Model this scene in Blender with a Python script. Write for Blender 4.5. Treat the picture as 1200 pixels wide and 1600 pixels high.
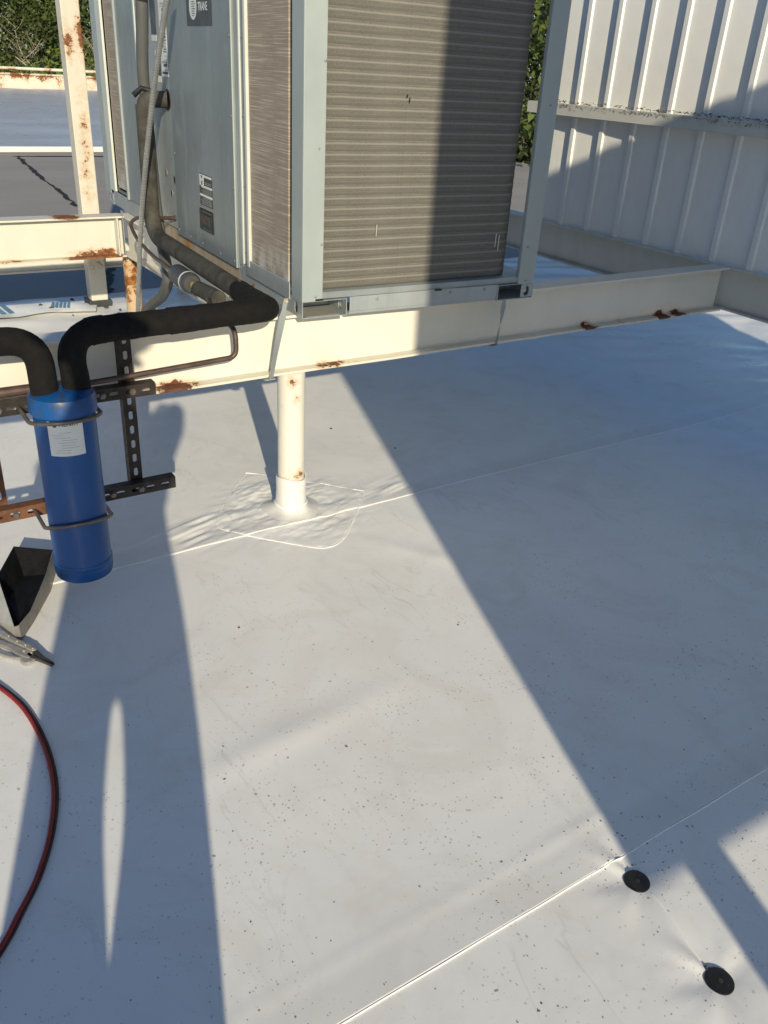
import bpy, math, random
import numpy as np
from mathutils import Vector, Matrix
for o in list(bpy.data.objects): bpy.data.objects.remove(o)
rnd = random.Random(7); NR = np.random.RandomState(5)
R = math.radians
sc = bpy.context.scene; COL = sc.collection
# ------------------------------------------------------------------ camera
cd = bpy.data.cameras.new('camera'); cam = bpy.data.objects.new('camera', cd); COL.objects.link(cam)
cd.sensor_fit = 'HORIZONTAL'; cd.sensor_width = 36.0; cd.lens = 36.0*1317/1200
cd.clip_start = 0.02; cd.clip_end = 2000
fw = Vector((0.500, 0.729, -0.469)).normalized()
rt = Vector((0.839, -0.541, 0.054)); rt = (rt-fw*rt.dot(fw)).normalized(); upv = rt.cross(fw)
cam.matrix_world = Matrix(((rt.x, upv.x, -fw.x, 0), (rt.y, upv.y, -fw.y, 0), (rt.z, upv.z, -fw.z, 1.6), (0, 0, 0, 1)))
sc.camera = cam
# ------------------------------------------------------------------ sky and sun
AZ, EL = R(19.0), R(21.2)
L = Vector((math.sin(AZ)*math.cos(EL), math.cos(AZ)*math.cos(EL), -math.sin(EL)))   # direction the light travels
w = bpy.data.worlds.new('World'); sc.world = w; w.use_nodes = True
nt = w.node_tree; bg = nt.nodes['Background']; sky = nt.nodes.new('ShaderNodeTexSky')
sky.sky_type = 'NISHITA'; sky.sun_disc = False; sky.sun_elevation = EL; sky.sun_rotation = R(180)+AZ
sky.air_density = 1.0; sky.dust_density = 0.5; sky.ozone_density = 4.6
nt.links.new(sky.outputs[0], bg.inputs[0]); bg.inputs[1].default_value = 0.112
sd = bpy.data.lights.new('sun', 'SUN'); sun = bpy.data.objects.new('sun', sd); COL.objects.link(sun)
sd.energy = 5.0; sd.angle = R(0.55); sd.color = (1.0, 0.875, 0.64)
sun.rotation_euler = L.to_track_quat('-Z', 'Y').to_euler(); sun.location = (-3, -9, 6)
sc.view_settings.view_transform = 'Standard'; sc.view_settings.look = 'None'
sc.view_settings.exposure = 0.0; sc.view_settings.gamma = 1.0
# ------------------------------------------------------------------ material helpers
class NT:
    def __init__(s, name):
        s.m = bpy.data.materials.new(name); s.m.use_nodes = True; s.t = s.m.node_tree
        s.b = s.t.nodes['Principled BSDF']; s.co = s.t.nodes.new('ShaderNodeTexCoord').outputs['Object']
    def n(s, typ, **kw):
        x = s.t.nodes.new(typ)
        for k, v in kw.items():
            if hasattr(x, k) and not k.startswith('i_'): setattr(x, k, v)
        return x
    def l(s, a, b): s.t.links.new(a, b)
    def mapc(s, sx=1, sy=1, sz=1, off=(0, 0, 0)):
        x = s.n('ShaderNodeMapping'); x.inputs['Scale'].default_value = (sx, sy, sz); x.inputs['Location'].default_value = off
        s.l(s.co, x.inputs['Vector']); return x.outputs[0]
    def noise(s, sc_, det=4, rough=.55, vec=None, dist=0):
        x = s.n('ShaderNodeTexNoise'); x.inputs['Scale'].default_value = sc_; x.inputs['Detail'].default_value = det
        x.inputs['Roughness'].default_value = rough; x.inputs['Distortion'].default_value = dist
        s.l(vec if vec else s.co, x.inputs['Vector']); return x.outputs['Fac']
    def ramp(s, fac, stops):
        x = s.n('ShaderNodeValToRGB'); e = x.color_ramp.elements
        while len(e) < len(stops): e.new(0.5)
        for i, (p, c) in enumerate(stops):
            e[i].position = p; e[i].color = (c, c, c, 1) if isinstance(c, (int, float)) else (*c, 1)
        s.l(fac, x.inputs[0]); return x.outputs[0]
    def mix(s, fac, a, b, mode='MIX'):
        x = s.n('ShaderNodeMix', data_type='RGBA', blend_type=mode)
        for sock, v in ((x.inputs[0], fac), (x.inputs[6], a), (x.inputs[7], b)):
            if isinstance(v, (int, float)): sock.default_value = v
            elif isinstance(v, tuple): sock.default_value = (*v, 1)
            else: s.l(v, sock)
        return x.outputs[2]
    def math(s, op, a, b=0.0, c=None):
        x = s.n('ShaderNodeMath', operation=op)
        for i, v in enumerate((a, b, c)):
            if v is None: continue
            if isinstance(v, (int, float)): x.inputs[i].default_value = v
            else: s.l(v, x.inputs[i])
        return x.outputs[0]
    def sep(s, i):
        x = s.n('ShaderNodeSeparateXYZ'); s.l(s.co, x.inputs[0]); return x.outputs[i]
    def bump(s, h, strength=.3, dist=.01):
        x = s.n('ShaderNodeBump'); x.inputs['Strength'].default_value = strength; x.inputs['Distance'].default_value = dist
        s.l(h, x.inputs['Height']); s.l(x.outputs[0], s.b.inputs['Normal'])
    def set(s, color=None, rough=None, metal=None, spec=None):
        for k, v in (('Base Color', color), ('Roughness', rough), ('Metallic', metal), ('Specular IOR Level', spec)):
            if v is None: continue
            if isinstance(v, tuple): s.b.inputs[k].default_value = (*v, 1)
            elif isinstance(v, (int, float)): s.b.inputs[k].default_value = v
            else: s.l(v, s.b.inputs[k])
        return s.m
M = {}
def plain(name, col, rough=.5, metal=0, var=.12, scale=9, bump=.05, spec=.5):
    s = NT(name); f = s.noise(scale, 6, .6)
    a = tuple(c*(1-var) for c in col); b = tuple(min(1, c*(1+var)) for c in col)
    c = s.ramp(f, [(.3, a), (.7, b)]); r = s.ramp(s.noise(scale*2.3, 5), [(.3, max(0, rough-.1)), (.75, min(1, rough+.12))])
    if bump: s.bump(s.noise(scale*8, 4), bump, .004)
    M[name] = s.set(c, r, metal, spec); return M[name]
def membrane(name, tone=(.83, .83, .815), dirt=1.0, rough=.36):
    s = NT(name)
    big = s.noise(.9, 5, .6); mid = s.noise(4.5, 6, .65, dist=.6)
    c = s.ramp(big, [(.32, tuple(t*.93 for t in tone)), (.68, tone)])
    c = s.mix(s.math('MULTIPLY', s.ramp(mid, [(.52, 0), (.78, 1)]), .28*dirt), c, (.56, .53, .46))
    st = s.noise(7, 5, .6, s.mapc(1.0, .22, 1)); c = s.mix(s.math('MULTIPLY', s.ramp(st, [(.62, 0), (.74, 1)]), .16*dirt), c, (.45, .44, .42))
    # broad foot-traffic smudges and dried puddle rings
    sm = s.noise(2.1, 7, .72, s.mapc(1, 1, 1, (7.3, 2.2, 0)), 1.1); c = s.mix(s.math('MULTIPLY', s.ramp(sm, [(.50, 0), (.60, 1), (.72, .5)]), .17*dirt), c, (.60, .565, .49))
    pr_ = s.noise(1.25, 4, .5, s.mapc(1, 1, 1, (1.3, 5.2, 0)), .5); pr_ = s.ramp(s.math('ABSOLUTE', s.math('SUBTRACT', pr_, .54)), [(0, 1), (.012, .35), (.03, 0)]); c = s.mix(s.math('MULTIPLY', pr_, .07*dirt), c, (.42, .39, .33))
    if name == 'membrane':      # dirt caught along the welded laps
        for ys in (0.797, 2.565):
            dd = s.math('SUBTRACT', s.sep(1), ys); bnd = s.ramp(dd, [(0, 0), (.004, 1), (.075, .8), (.11, 0)])
            c = s.mix(s.math('MULTIPLY', bnd, s.math('MULTIPLY_ADD', s.noise(5, 5), .5, .0)), c, (.50, .50, .49))
    # scuff marks
    x = s.n('ShaderNodeTexNoise'); x.inputs['Scale'].default_value = 5.5; x.inputs['Detail'].default_value = 7; x.inputs['Distortion'].default_value = .4
    s.l(s.mapc(.9, .25, 1, (3.1, 1.7, 0)), x.inputs['Vector'])
    rid = s.math('ABSOLUTE', s.math('SUBTRACT', x.outputs['Fac'], .5)); rid = s.ramp(rid, [(0, 1), (.009, 0)])
    rm = s.ramp(s.noise(2.3, 3), [(.50, 0), (.64, 1)])
    c = s.mix(s.math('MULTIPLY', s.math('MULTIPLY', rid, rm), .22*dirt), c, (.33, .32, .31))
    # dirt specks, two sizes, denser in some places
    for k, (vs, th, dens) in enumerate(((80, .30, (.40, .62)), (34, .13, (.36, .60)), (150, .38, (.44, .64)))):
        v = s.n('ShaderNodeTexVoronoi'); v.inputs['Scale'].default_value = vs
        nz = s.n('ShaderNodeTexNoise'); nz.inputs['Scale'].default_value = vs*3.5; nz.inputs['Detail'].default_value = 2; s.l(s.co, nz.inputs['Vector'])
        va = s.n('ShaderNodeVectorMath', operation='MULTIPLY_ADD'); s.l(nz.outputs['Color'], va.inputs[0]); va.inputs[1].default_value = (.5/vs, .5/vs, 0); s.l(s.co, va.inputs[2]); s.l(va.outputs[0], v.inputs['Vector'])
        rr = s.math('MULTIPLY', s.n('ShaderNodeSeparateColor').outputs[0], 1) if False else None
        sp = s.n('ShaderNodeSeparateColor'); s.l(v.outputs['Color'], sp.inputs[0])
        size = s.math('MULTIPLY', s.math('POWER', sp.outputs[0], 5.0), th)
        msk = s.math('LESS_THAN', v.outputs['Distance'], size)
        dm = s.ramp(s.noise(1.7+k, 4, .6), [(dens[0], 0), (dens[1], 1)])
        yy = s.ramp(s.math('MULTIPLY_ADD', s.sep(1), -.25, .75), [(.05, .10), (.6, 1)])
        c = s.mix(s.math('MULTIPLY', s.math('MULTIPLY', s.math('MULTIPLY', msk, dm), yy), .9*dirt), c, (.045, .043, .040))
    s.bump(s.noise(60, 4), .05, .003)
    rg = s.ramp(s.noise(3.2, 4), [(.3, rough), (.7, rough+.18)])
    if name == 'membrane': rg = s.math('SUBTRACT', rg, s.math('MULTIPLY', s.ramp(s.math('MULTIPLY_ADD', s.sep(0), .5, -1.7), [(0, 0), (1, 1)]), .24))   # newer, shinier sheet towards the screen wall
    M[name] = s.set(c, rg, 0, .38); return M[name]
def painted_steel(name, col=(.62, .58, .47), rust=1.0, rbase=(.30, .12, .04), zlo=None, zhi=None, grime=.35, spots=()):
    """cream paint with rust blooms; zlo..zhi = the strip (object z) where water sits and most rust starts"""
    s = NT(name)
    c = s.ramp(s.noise(3, 5, .6), [(.3, tuple(t*.9 for t in col)), (.7, col)])
    gr = s.ramp(s.noise(6, 6, .65, s.mapc(1, 1, .35), .4), [(.5, 0), (.8, 1)])
    c = s.mix(s.math('MULTIPLY', gr, grime), c, tuple(t*.62 for t in col))
    big = s.noise(1.9, 3, .5, s.mapc(1, 1, 1, (4.2, 0, 1.3))); fine = s.noise(26, 8, .75)
    f = s.math('ADD', s.math('MULTIPLY', big, .62), s.math('MULTIPLY', fine, .45))
    if zlo is not None:
        z = s.sep(2); d = s.math('DIVIDE', s.math('SUBTRACT', z, zlo), zhi-zlo)
        band = s.math('SUBTRACT', 1.0, s.math('MINIMUM', s.math('ABSOLUTE', d), 1.0))
        f = s.math('ADD', f, s.math('MULTIPLY', band, .11))
    for (sx, sy, sz, rx, ry, rz, amp) in spots:
        mp = s.n('ShaderNodeMapping'); mp.inputs['Location'].default_value = (-sx/rx, -sy/ry, -sz/rz); mp.inputs['Scale'].default_value = (1/rx, 1/ry, 1/rz); s.l(s.co, mp.inputs['Vector'])
        gd = s.n('ShaderNodeVectorMath', operation='LENGTH'); s.l(mp.outputs[0], gd.inputs[0])
        f = s.math('ADD', f, s.math('MULTIPLY', s.ramp(gd.outputs['Value'], [(0, 1), (1, 0)]), amp))
    th = .68 - .045*rust
    st = s.ramp(f, [(th-.085, 0), (th+.02, 1)]); core = s.ramp(f, [(th, 0), (th+.018, 1)])
    c = s.mix(s.math('MULTIPLY', st, .6), c, (.50, .27, .10)); c = s.mix(core, c, s.ramp(s.noise(40, 4), [(.3, (.075, .028, .014)), (.7, rbase)]))
    s.bump(s.math('ADD', s.math('MULTIPLY', core, .8), s.math('MULTIPLY', s.noise(25, 5), .3)), .35, .004)
    M[name] = s.set(c, s.ramp(core, [(0, .42), (1, .9)]), 0, .45); return M[name]
membrane('membrane'); membrane('membrane_far', (.46, .49, .53), .6, .25); membrane('membrane_clean', (.70, .69, .66), .25, .33)
painted_steel('cream_steel', rust=.5); painted_steel('cream_beam', rust=.75, zlo=-.005, zhi=.035)
painted_steel('cream_rusty', (.58, .54, .44), rust=2.3); painted_steel('rusty_column', (.55, .44, .28), rust=3.0, rbase=(.42, .16, .03))
painted_steel('parapet_paint', (.72, .66, .54), rust=1.2, zlo=.45, zhi=.70)
painted_steel('wall_paint', (.80, .80, .77), rust=-.9, grime=.22); painted_steel('girt_paint', (.60, .60, .55), rust=.1, grime=.6)
def weathered(name, col, rough, metal):
    s = NT(name); c = s.ramp(s.noise(4, 6, .6), [(.3, tuple(t*.9 for t in col)), (.7, tuple(t*1.08 for t in col))])
    st = s.noise(16, 6, .65, s.mapc(1, 1, .10), .3); c = s.mix(s.math('MULTIPLY', s.ramp(st, [(.48, 0), (.72, 1)]), .32), c, tuple(t*.62 for t in col))
    ch = s.noise(7, 8, .75, s.mapc(1, 1, .45, (2, 1, 4)), .8); c = s.mix(s.math('MULTIPLY', s.ramp(ch, [(.54, 0), (.68, 1)]), .30), c, (.47, .48, .46))
    dr = s.noise(3.1, 5, .6); c = s.mix(s.math('MULTIPLY', s.ramp(dr, [(.56, 0), (.75, 1)]), .25), c, (.20, .175, .14))
    s.bump(s.math('ADD', s.math('MULTIPLY', s.noise(2.2, 3), 2.0), s.math('MULTIPLY', s.noise(50, 4), .06)), .10, .02)
    M[name] = s.set(c, s.ramp(ch, [(.35, rough-.08), (.7, rough+.16)]), metal, .5)
weathered('galv', (.36, .40, .405), .42, .35); weathered('galv_dark', (.24, .275, .285), .44, .3)
plain('post_paint', (.345, .39, .385), .45, .15, .06, 4, .03); plain('post_edge', (.56, .59, .54), .45, .1, .06, 4, .02)
plain('black_foam', (.0075, .007, .0068), .95, 0, .35, 40, .35, .25); plain('grey_pvc', (.085, .087, .085), .5, 0, .1, 9, .02)
plain('pipe_copper', (.095, .062, .05), .5, .35, .35, 25, .1); plain('old_foam', (.055, .053, .045), .85, 0, .5, 14, .4, .25)
plain('strut_dark', (.028, .022, .019), .6, .3, .5, 22, .15); plain('strut_rust', (.135, .058, .028), .8, .1, .4, 25, .3)
plain('rod_steel', (.16, .14, .125), .45, .6, .3, 35, .1); plain('shell_blue', (.0012, .068, .25), .38, 0, .16, 6, .02)
plain('flex_steel', (.38, .38, .365), .34, .6, .15, 20, 0); plain('scorch', (.03, .035, .035), .6, 0, .4, 20, .1)
plain('label_white', (.68, .69, .66), .5, 0, .05, 12, 0); plain('label_ink', (.08, .082, .08), .6, 0, .2, 60, 0)
plain('label_faint', (.42, .43, .42), .6, 0, .1, 60, 0); plain('label_grey', (.35, .36, .35), .5, 0, .1, 30, 0)
plain('badge_grey', (.045, .047, .048), .45, 0, .1, 9, 0); plain('black_plastic', (.01, .01, .0105), .4, 0, .2, 12, .03)
plain('tool_steel', (.48, .46, .41), .36, .6, .22, 45, .06); plain('tool_dark', (.09, .085, .08), .4, .7, .25, 45, .06)
plain('sheet_bright', (.52, .50, .45), .42, .45, .14, 14, .05); plain('tray_steel', (.19, .182, .165), .45, .35, .2, 14, .05); plain('tar', (.006, .0065, .008), .6, 0, .5, 18, .3, .2)
plain('hose_red', (.24, .014, .018), .42, 0, .2, 30, .03); plain('hose_dark', (.03, .008, .009), .5, 0, .2, 30, .03)
plain('tar_line', (.012, .012, .013), .8, 0, .4, 30, .3); plain('drier_grey', (.05, .053, .053), .5, 0, .15, 20, .05)
plain('brass', (.32, .24, .10), .4, .7, .15, 20, 0); plain('bead_white', (.90, .89, .85), .35, 0, .04, 12, .03)
plain('bead_soft', (.80, .79, .76), .4, 0, .1, 12, .03); plain('debris', (.06, .05, .04), .9, 0, .7, 200, 0); plain('litter', (.16, .14, .10), .9, 0, .6, 60, 0)
plain('blue_print', (.12, .26, .40), .5, 0, .2, 20, 0); plain('bark', (.11, .085, .06), .9, 0, .3, 12, .4)
plain('dead_wood', (.34, .30, .22), .9, 0, .25, 12, .2); plain('cloth_navy', (.025, .03, .045), .9, 0, .15, 30, .1)
plain('cloth_shirt', (.12, .14, .16), .9, 0, .12, 30, .1); plain('skin', (.42, .25, .17), .5, 0, .08, 20, .03)
plain('hair', (.03, .02, .014), .6, 0, .3, 60, .2); plain('boot', (.05, .032, .02), .6, 0, .2, 30, .1)
plain('brick', (.26, .15, .11), .85, 0, .2, 6, .2)
s = NT('grass'); M['grass'] = s.set(s.ramp(s.noise(.6, 8, .7), [(.3, (.03, .05, .015)), (.7, (.09, .10, .035))]), .95)
s = NT('granule'); g = s.noise(160, 3, .7); p = s.noise(.55, 6, .65, s.mapc(.6, 1.6, 1))
c = s.mix(.55, s.ramp(p, [(.3, (.26, .245, .23)), (.7, (.40, .375, .345))]), s.ramp(g, [(.25, (.12, .115, .11)), (.75, (.50, .47, .43))]))
s.bump(g, .12, .002); M['granule'] = s.set(c, .92, 0, .3)
s = NT('shell_blue'); c = s.ramp(s.noise(5, 5, .6), [(.3, (.0009, .058, .215)), (.7, (.0016, .078, .27))])
sc_ = s.noise(9, 8, .75, s.mapc(1, 1, .35), 1.2); c = s.mix(s.math('MULTIPLY', s.ramp(sc_, [(.60, 0), (.70, 1)]), .55), c, (.035, .06, .10))
ch_ = s.noise(38, 6, .7); c = s.mix(s.ramp(ch_, [(.70, 0), (.735, .8)]), c, (.16, .13, .11))
top_ = s.ramp(s.math('MULTIPLY_ADD', s.sep(2), 10, -5.8), [(0, 0), (.45, 1)]); c = s.mix(s.math('MULTIPLY', top_, s.ramp(s.noise(14, 5, .7), [(.45, 0), (.62, .8)])), c, (.035, .028, .022))
lo_ = s.ramp(s.math('MULTIPLY_ADD', s.sep(2), -12, 1.1), [(0, 0), (.5, 1)]); c = s.mix(s.math('MULTIPLY', lo_, s.ramp(s.noise(11, 5, .7, s.mapc(1, 1, 2)), [(.48, 0), (.62, .75)])), c, (.03, .032, .022))
s.bump(s.noise(30, 5), .08, .003); M['shell_blue'] = s.set(c, s.ramp(sc_, [(.4, .32), (.7, .55)]), 0, .45)
# stained base rail: galvanised, tan weathering and rust runs
s = NT('rail_stained'); run = s.noise(14, 5, .6, s.mapc(1, 1, .12)); c = s.ramp(run, [(.3, (.30, .25, .18)), (.6, (.42, .36, .27)), (.8, (.34, .20, .10))])
loc_ = s.math('SUBTRACT', 1.0, s.math('MINIMUM', s.math('MULTIPLY', s.math('ABSOLUTE', s.math('SUBTRACT', s.sep(1), 1.25)), 14), 1.0))
c = s.mix(s.math('MULTIPLY', loc_, s.ramp(run, [(.3, .55), (.6, 1)])), c, (.42, .15, .02)); M['rail_stained'] = s.set(c, .6, .1)
def coil_mat(name, row, base, light):
    s = NT(name)
    fin = s.noise(1, 3, .75, s.mapc(900, 900, 90)); ln = s.noise(1, 4, .6, s.mapc(4, 4, 260))
    blotch = s.noise(5, 6, .65)
    c = s.ramp(blotch, [(.28, tuple(t*.72 for t in base)), (.72, base)])
    c = s.mix(s.math('MULTIPLY', s.ramp(fin, [(.4, 0), (.72, 1)]), .55), c, light)
    if not row:
        c = s.mix(s.math('MULTIPLY', s.ramp(ln, [(.5, 0), (.68, 1)]), .7), c, tuple(t*1.5 for t in light))
        z = s.ramp(s.math('MULTIPLY_ADD', s.sep(2), 4.5, 0), [(.45, 1), (.95, 0)])       # bare, flattened fins low on the coil
        q = s.ramp(s.noise(13, 6, .7, s.mapc(1, 1, .5)), [(.42, 0), (.56, 1)])
        c = s.mix(s.math('MULTIPLY', s.math('MULTIPLY', z, q), .8), c, (.62, .61, .58))
    else:
        c = s.mix(s.math('MULTIPLY', s.ramp(ln, [(.52, 0), (.7, 1)]), .4), c, light)
        zz = s.math('ADD', s.math('DIVIDE', s.sep(2), .0345), s.math('MULTIPLY', s.math('SUBTRACT', s.noise(30, 4), .5), .08))  # bright ridge and shaded, dirty recess of each row painted by height
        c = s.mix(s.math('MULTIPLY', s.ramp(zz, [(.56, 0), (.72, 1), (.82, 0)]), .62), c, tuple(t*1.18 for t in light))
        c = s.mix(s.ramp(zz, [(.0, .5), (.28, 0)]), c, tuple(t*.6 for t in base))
    s.bump(s.math('ADD', fin, ln), .5, .003)
    M[name] = s.set(c, .7, .15, .3); return M[name]
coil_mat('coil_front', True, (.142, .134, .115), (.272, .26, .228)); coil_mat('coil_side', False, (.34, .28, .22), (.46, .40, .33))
def leaf_mat(name, a, b):
    s = NT(name); c = s.ramp(s.noise(1.1, 4, .6), [(.3, a), (.7, b)]); s.b.inputs['Subsurface Weight'].default_value = 0
    M[name] = s.set(c, .55, 0, .3)
leaf_mat('leaf_dark', (.030, .046, .012), (.075, .10, .024)); leaf_mat('leaf_mid', (.05, .075, .016), (.11, .14, .03)); leaf_mat('leaf_bright', (.07, .11, .018), (.13, .17, .03))
# ------------------------------------------------------------------ mesh helpers
class MB:
    def __init__(s): s.v = []; s.f = []; s.mi = []; s.cur = 0
    def add(s, vs, fs):
        o = len(s.v); s.v += [tuple(v) for v in vs]; s.f += [tuple(i+o for i in f) for f in fs]; s.mi += [s.cur]*len(fs); return s
    def box(s, a, b):
        (x0, y0, z0), (x1, y1, z1) = a, b
        return s.add([(x0, y0, z0), (x1, y0, z0), (x1, y1, z0), (x0, y1, z0), (x0, y0, z1), (x1, y0, z1), (x1, y1, z1), (x0, y1, z1)],
                     [(0, 3, 2, 1), (4, 5, 6, 7), (0, 1, 5, 4), (1, 2, 6, 5), (2, 3, 7, 6), (3, 0, 4, 7)])
    def tube(s, pts, r, n=14, cap=True, jit=0):
        pts = [Vector(p) for p in pts]; rs = r if isinstance(r, (list, tuple)) else [r]*len(pts)
        T = [(pts[min(i+1, len(pts)-1)]-pts[max(i-1, 0)]).normalized() for i in range(len(pts))]
        ref = Vector((0, 0, 1)) if abs(T[0].z) < .9 else Vector((1, 0, 0)); N = (ref-T[0]*ref.dot(T[0])).normalized()
        vs = []
        for i, p in enumerate(pts):
            N = (N-T[i]*N.dot(T[i])).normalized(); Bn = T[i].cross(N)
            for k in range(n):
                a = 2*math.pi*k/n; vs.append(p+(N*math.cos(a)+Bn*math.sin(a))*(rs[i]+(jit*(rnd.random()-.5+math.sin(i*.9+k*.7)*.4) if jit else 0)))
        fs = [(i*n+k, i*n+(k+1) % n, (i+1)*n+(k+1) % n, (i+1)*n+k) for i in range(len(pts)-1) for k in range(n)]
        if cap: fs += [tuple(range(n))[::-1], tuple((len(pts)-1)*n+k for k in range(n))]
        return s.add(vs, fs)
    def prism(s, poly, z0, z1, ax=2):
        """polygon (list of 2d) extruded along axis ax"""
        def P(u, v, h): return ((h, u, v), (u, h, v), (u, v, h))[ax]
        n = len(poly); vs = [P(u, v, z0) for u, v in poly]+[P(u, v, z1) for u, v in poly]
        return s.add(vs, [tuple(range(n))[::-1], tuple(range(n, 2*n))]+[(i, (i+1) % n, n+(i+1) % n, n+i) for i in range(n)])
    def lathe(s, prof, c, n=40, ax=Vector((0, 0, 1))):
        vs = []; fs = []; c = Vector(c); q = Vector((0, 0, 1)).rotation_difference(Vector(ax))
        for r, z in prof:
            for k in range(n):
                a = 2*math.pi*k/n; vs.append(c+q @ Vector((r*math.cos(a), r*math.sin(a), z)))
        for i in range(len(prof)-1):
            for k in range(n): fs.append((i*n+k, i*n+(k+1) % n, (i+1)*n+(k+1) % n, (i+1)*n+k))
        if prof[0][0] > 1e-6: fs.append(tuple(range(n))[::-1])
        if prof[-1][0] > 1e-6: fs.append(tuple((len(prof)-1)*n+k for k in range(n)))
        return s.add(vs, fs)
    def holed(s, O, U, V, w_, h_, holes, th):
        """a w_ x h_ plate at O spanned by U,V (unit vectors) with obround holes [(cu,cv,ru,rv)], thickness th along U x V; cells split along U"""
        O, U, V = Vector(O), Vector(U), Vector(V); N = U.cross(V)*th
        edges = [0]+[(holes[i][0]+holes[i+1][0])/2 for i in range(len(holes)-1)]+[w_]
        for (cu, cv, ru, rv), a, b in zip(holes, edges, edges[1:]):
            k = 16; inner = []
            for i in range(k):
                t = 2*math.pi*(i+.5)/k; cx, sy = math.cos(t), math.sin(t)
                if ru >= rv: inner.append((cu+math.copysign(ru-rv, cx)+rv*cx, cv+rv*sy))
                else: inner.append((cu+ru*cx, cv+math.copysign(rv-ru, sy)+ru*sy))
            outer = []
            for i in range(k):
                t = 2*math.pi*(i+.5)/k; cx, sy = math.cos(t), math.sin(t); m = max(abs(cx), abs(sy)); cx /= m; sy /= m
                outer.append((b if cx > .999 else a if cx < -.999 else cu+cx*(b-cu if cx > 0 else cu-a), h_ if sy > .999 else 0 if sy < -.999 else cv+sy*(h_-cv if sy > 0 else cv)))
            # put true corners in
            for ci, (qx, qy) in zip((1, 2, 5, 6, 9, 10, 13, 14), ()): pass
            for q0, (X, Y) in ((1, (b, h_)), (5, (a, h_)), (9, (a, 0)), (13, (b, 0))): outer[q0] = (X, Y)
            ring = [O+U*u+V*v for u, v in inner]+[O+U*u+V*v for u, v in outer]
            vs = ring+[p+N for p in ring]; fs = []
            for i in range(k):
                j = (i+1) % k
                fs += [(i, j, k+j, k+i), (2*k+i, 3*k+i, 3*k+j, 2*k+j), (i, 2*k+i, 2*k+j, j), (k+i, k+j, 3*k+j, 3*k+i)]
            s.add(vs, fs)
        return s
    def build(s, name, mat, parent=None, origin=None, smooth=False, bevel=0, local=False):
        me = bpy.data.meshes.new(name); V = s.v
        ob = bpy.data.objects.new(name, me)
        if parent is not None:
            root = parent
            while root.parent: root = root.parent
            if not local:
                inv = Matrix.Translation(root.location).inverted() if root.rotation_euler.z == 0 else (Matrix.Translation(root.location) @ root.rotation_euler.to_matrix().to_4x4()).inverted()
                V = [tuple(inv @ Vector(v)) for v in V]
            ob.parent = parent
        elif origin is not None:
            V = [(a-origin[0], b-origin[1], c-origin[2]) for a, b, c in V]; ob.location = origin
        me.from_pydata(V, [], s.f)
        for m in (mat if isinstance(mat, (list, tuple)) else [mat]): me.materials.append(M[m])
        if isinstance(mat, (list, tuple)): me.polygons.foreach_set('material_index', s.mi)
        if smooth:
            me.polygons.foreach_set('use_smooth', [True]*len(me.polygons)); me.set_sharp_from_angle(angle=R(38))
        me.update(); COL.objects.link(ob)
        if bevel:
            bm_ = ob.modifiers.new('bevel', 'BEVEL'); bm_.width = bevel; bm_.segments = 2; bm_.limit_method = 'ANGLE'
        return ob
def tag(o, label=None, cat=None, group=None, kind=None):
    if label: o['label'] = label
    if cat: o['category'] = cat
    if group: o['group'] = group
    if kind: o['kind'] = kind
    return o
def thing(name, label, cat, loc, group=None, rz=0):
    o = bpy.data.objects.new(name, None); COL.objects.link(o); o.location = loc; o.rotation_euler = (0, 0, rz); o.empty_display_size = .1
    return tag(o, label, cat, group)
def rounded(pts, r, n=7):
    """polyline with its inner corners replaced by arcs (quadratic) of reach r"""
    P = [Vector(p) for p in pts]; rr = r if isinstance(r, (list, tuple)) else [r]*len(P); out = [P[0]]
    for i in range(1, len(P)-1):
        a, b, c = P[i-1], P[i], P[i+1]; q = min(rr[i], (a-b).length*.49, (c-b).length*.49)
        p0 = b+(a-b).normalized()*q; p2 = b+(c-b).normalized()*q
        for k in range(n+1):
            t = k/n; out.append(p0*(1-t)**2+b*2*t*(1-t)+p2*t*t)
    out.append(P[-1]); return out
def spline(pts, n=8):
    P = [Vector(p) for p in pts]; P = [P[0]*2-P[1]]+P+[P[-1]*2-P[-2]]; out = []
    for i in range(1, len(P)-2):
        for k in range(n):
            t = k/n; a, b, c, d = P[i-1], P[i], P[i+1], P[i+2]
            out.append(.5*((2*b)+(c-a)*t+(2*a-5*b+4*c-d)*t*t+(3*b-a-3*c+d)*t**3))
    out.append(P[-2]); return out
def dup(o, name=None, loc=None, parent=None, label=None):
    c = o.copy(); COL.objects.link(c)
    if parent is not None: c.parent = parent
    if loc is not None: c.location = loc
    if label: c['label'] = label
    for ch in [q for q in bpy.data.objects if q.parent == o]:
        d = ch.copy(); COL.objects.link(d); d.parent = c
    return c
def vnoise(x, y, seed=0):
    rs = np.random.RandomState(seed); g = rs.rand(64, 64)
    xi = np.floor(x).astype(int); yi = np.floor(y).astype(int); fx = x-xi; fy = y-yi
    fx = fx*fx*fx*(fx*(fx*6-15)+10); fy = fy*fy*fy*(fy*(fy*6-15)+10)
    a = g[xi % 64, yi % 64]; b = g[(xi+1) % 64, yi % 64]; c = g[xi % 64, (yi+1) % 64]; d = g[(xi+1) % 64, (yi+1) % 64]
    return (a*(1-fx)+b*fx)*(1-fy)+(c*(1-fx)+d*fx)*fy-.5
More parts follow.
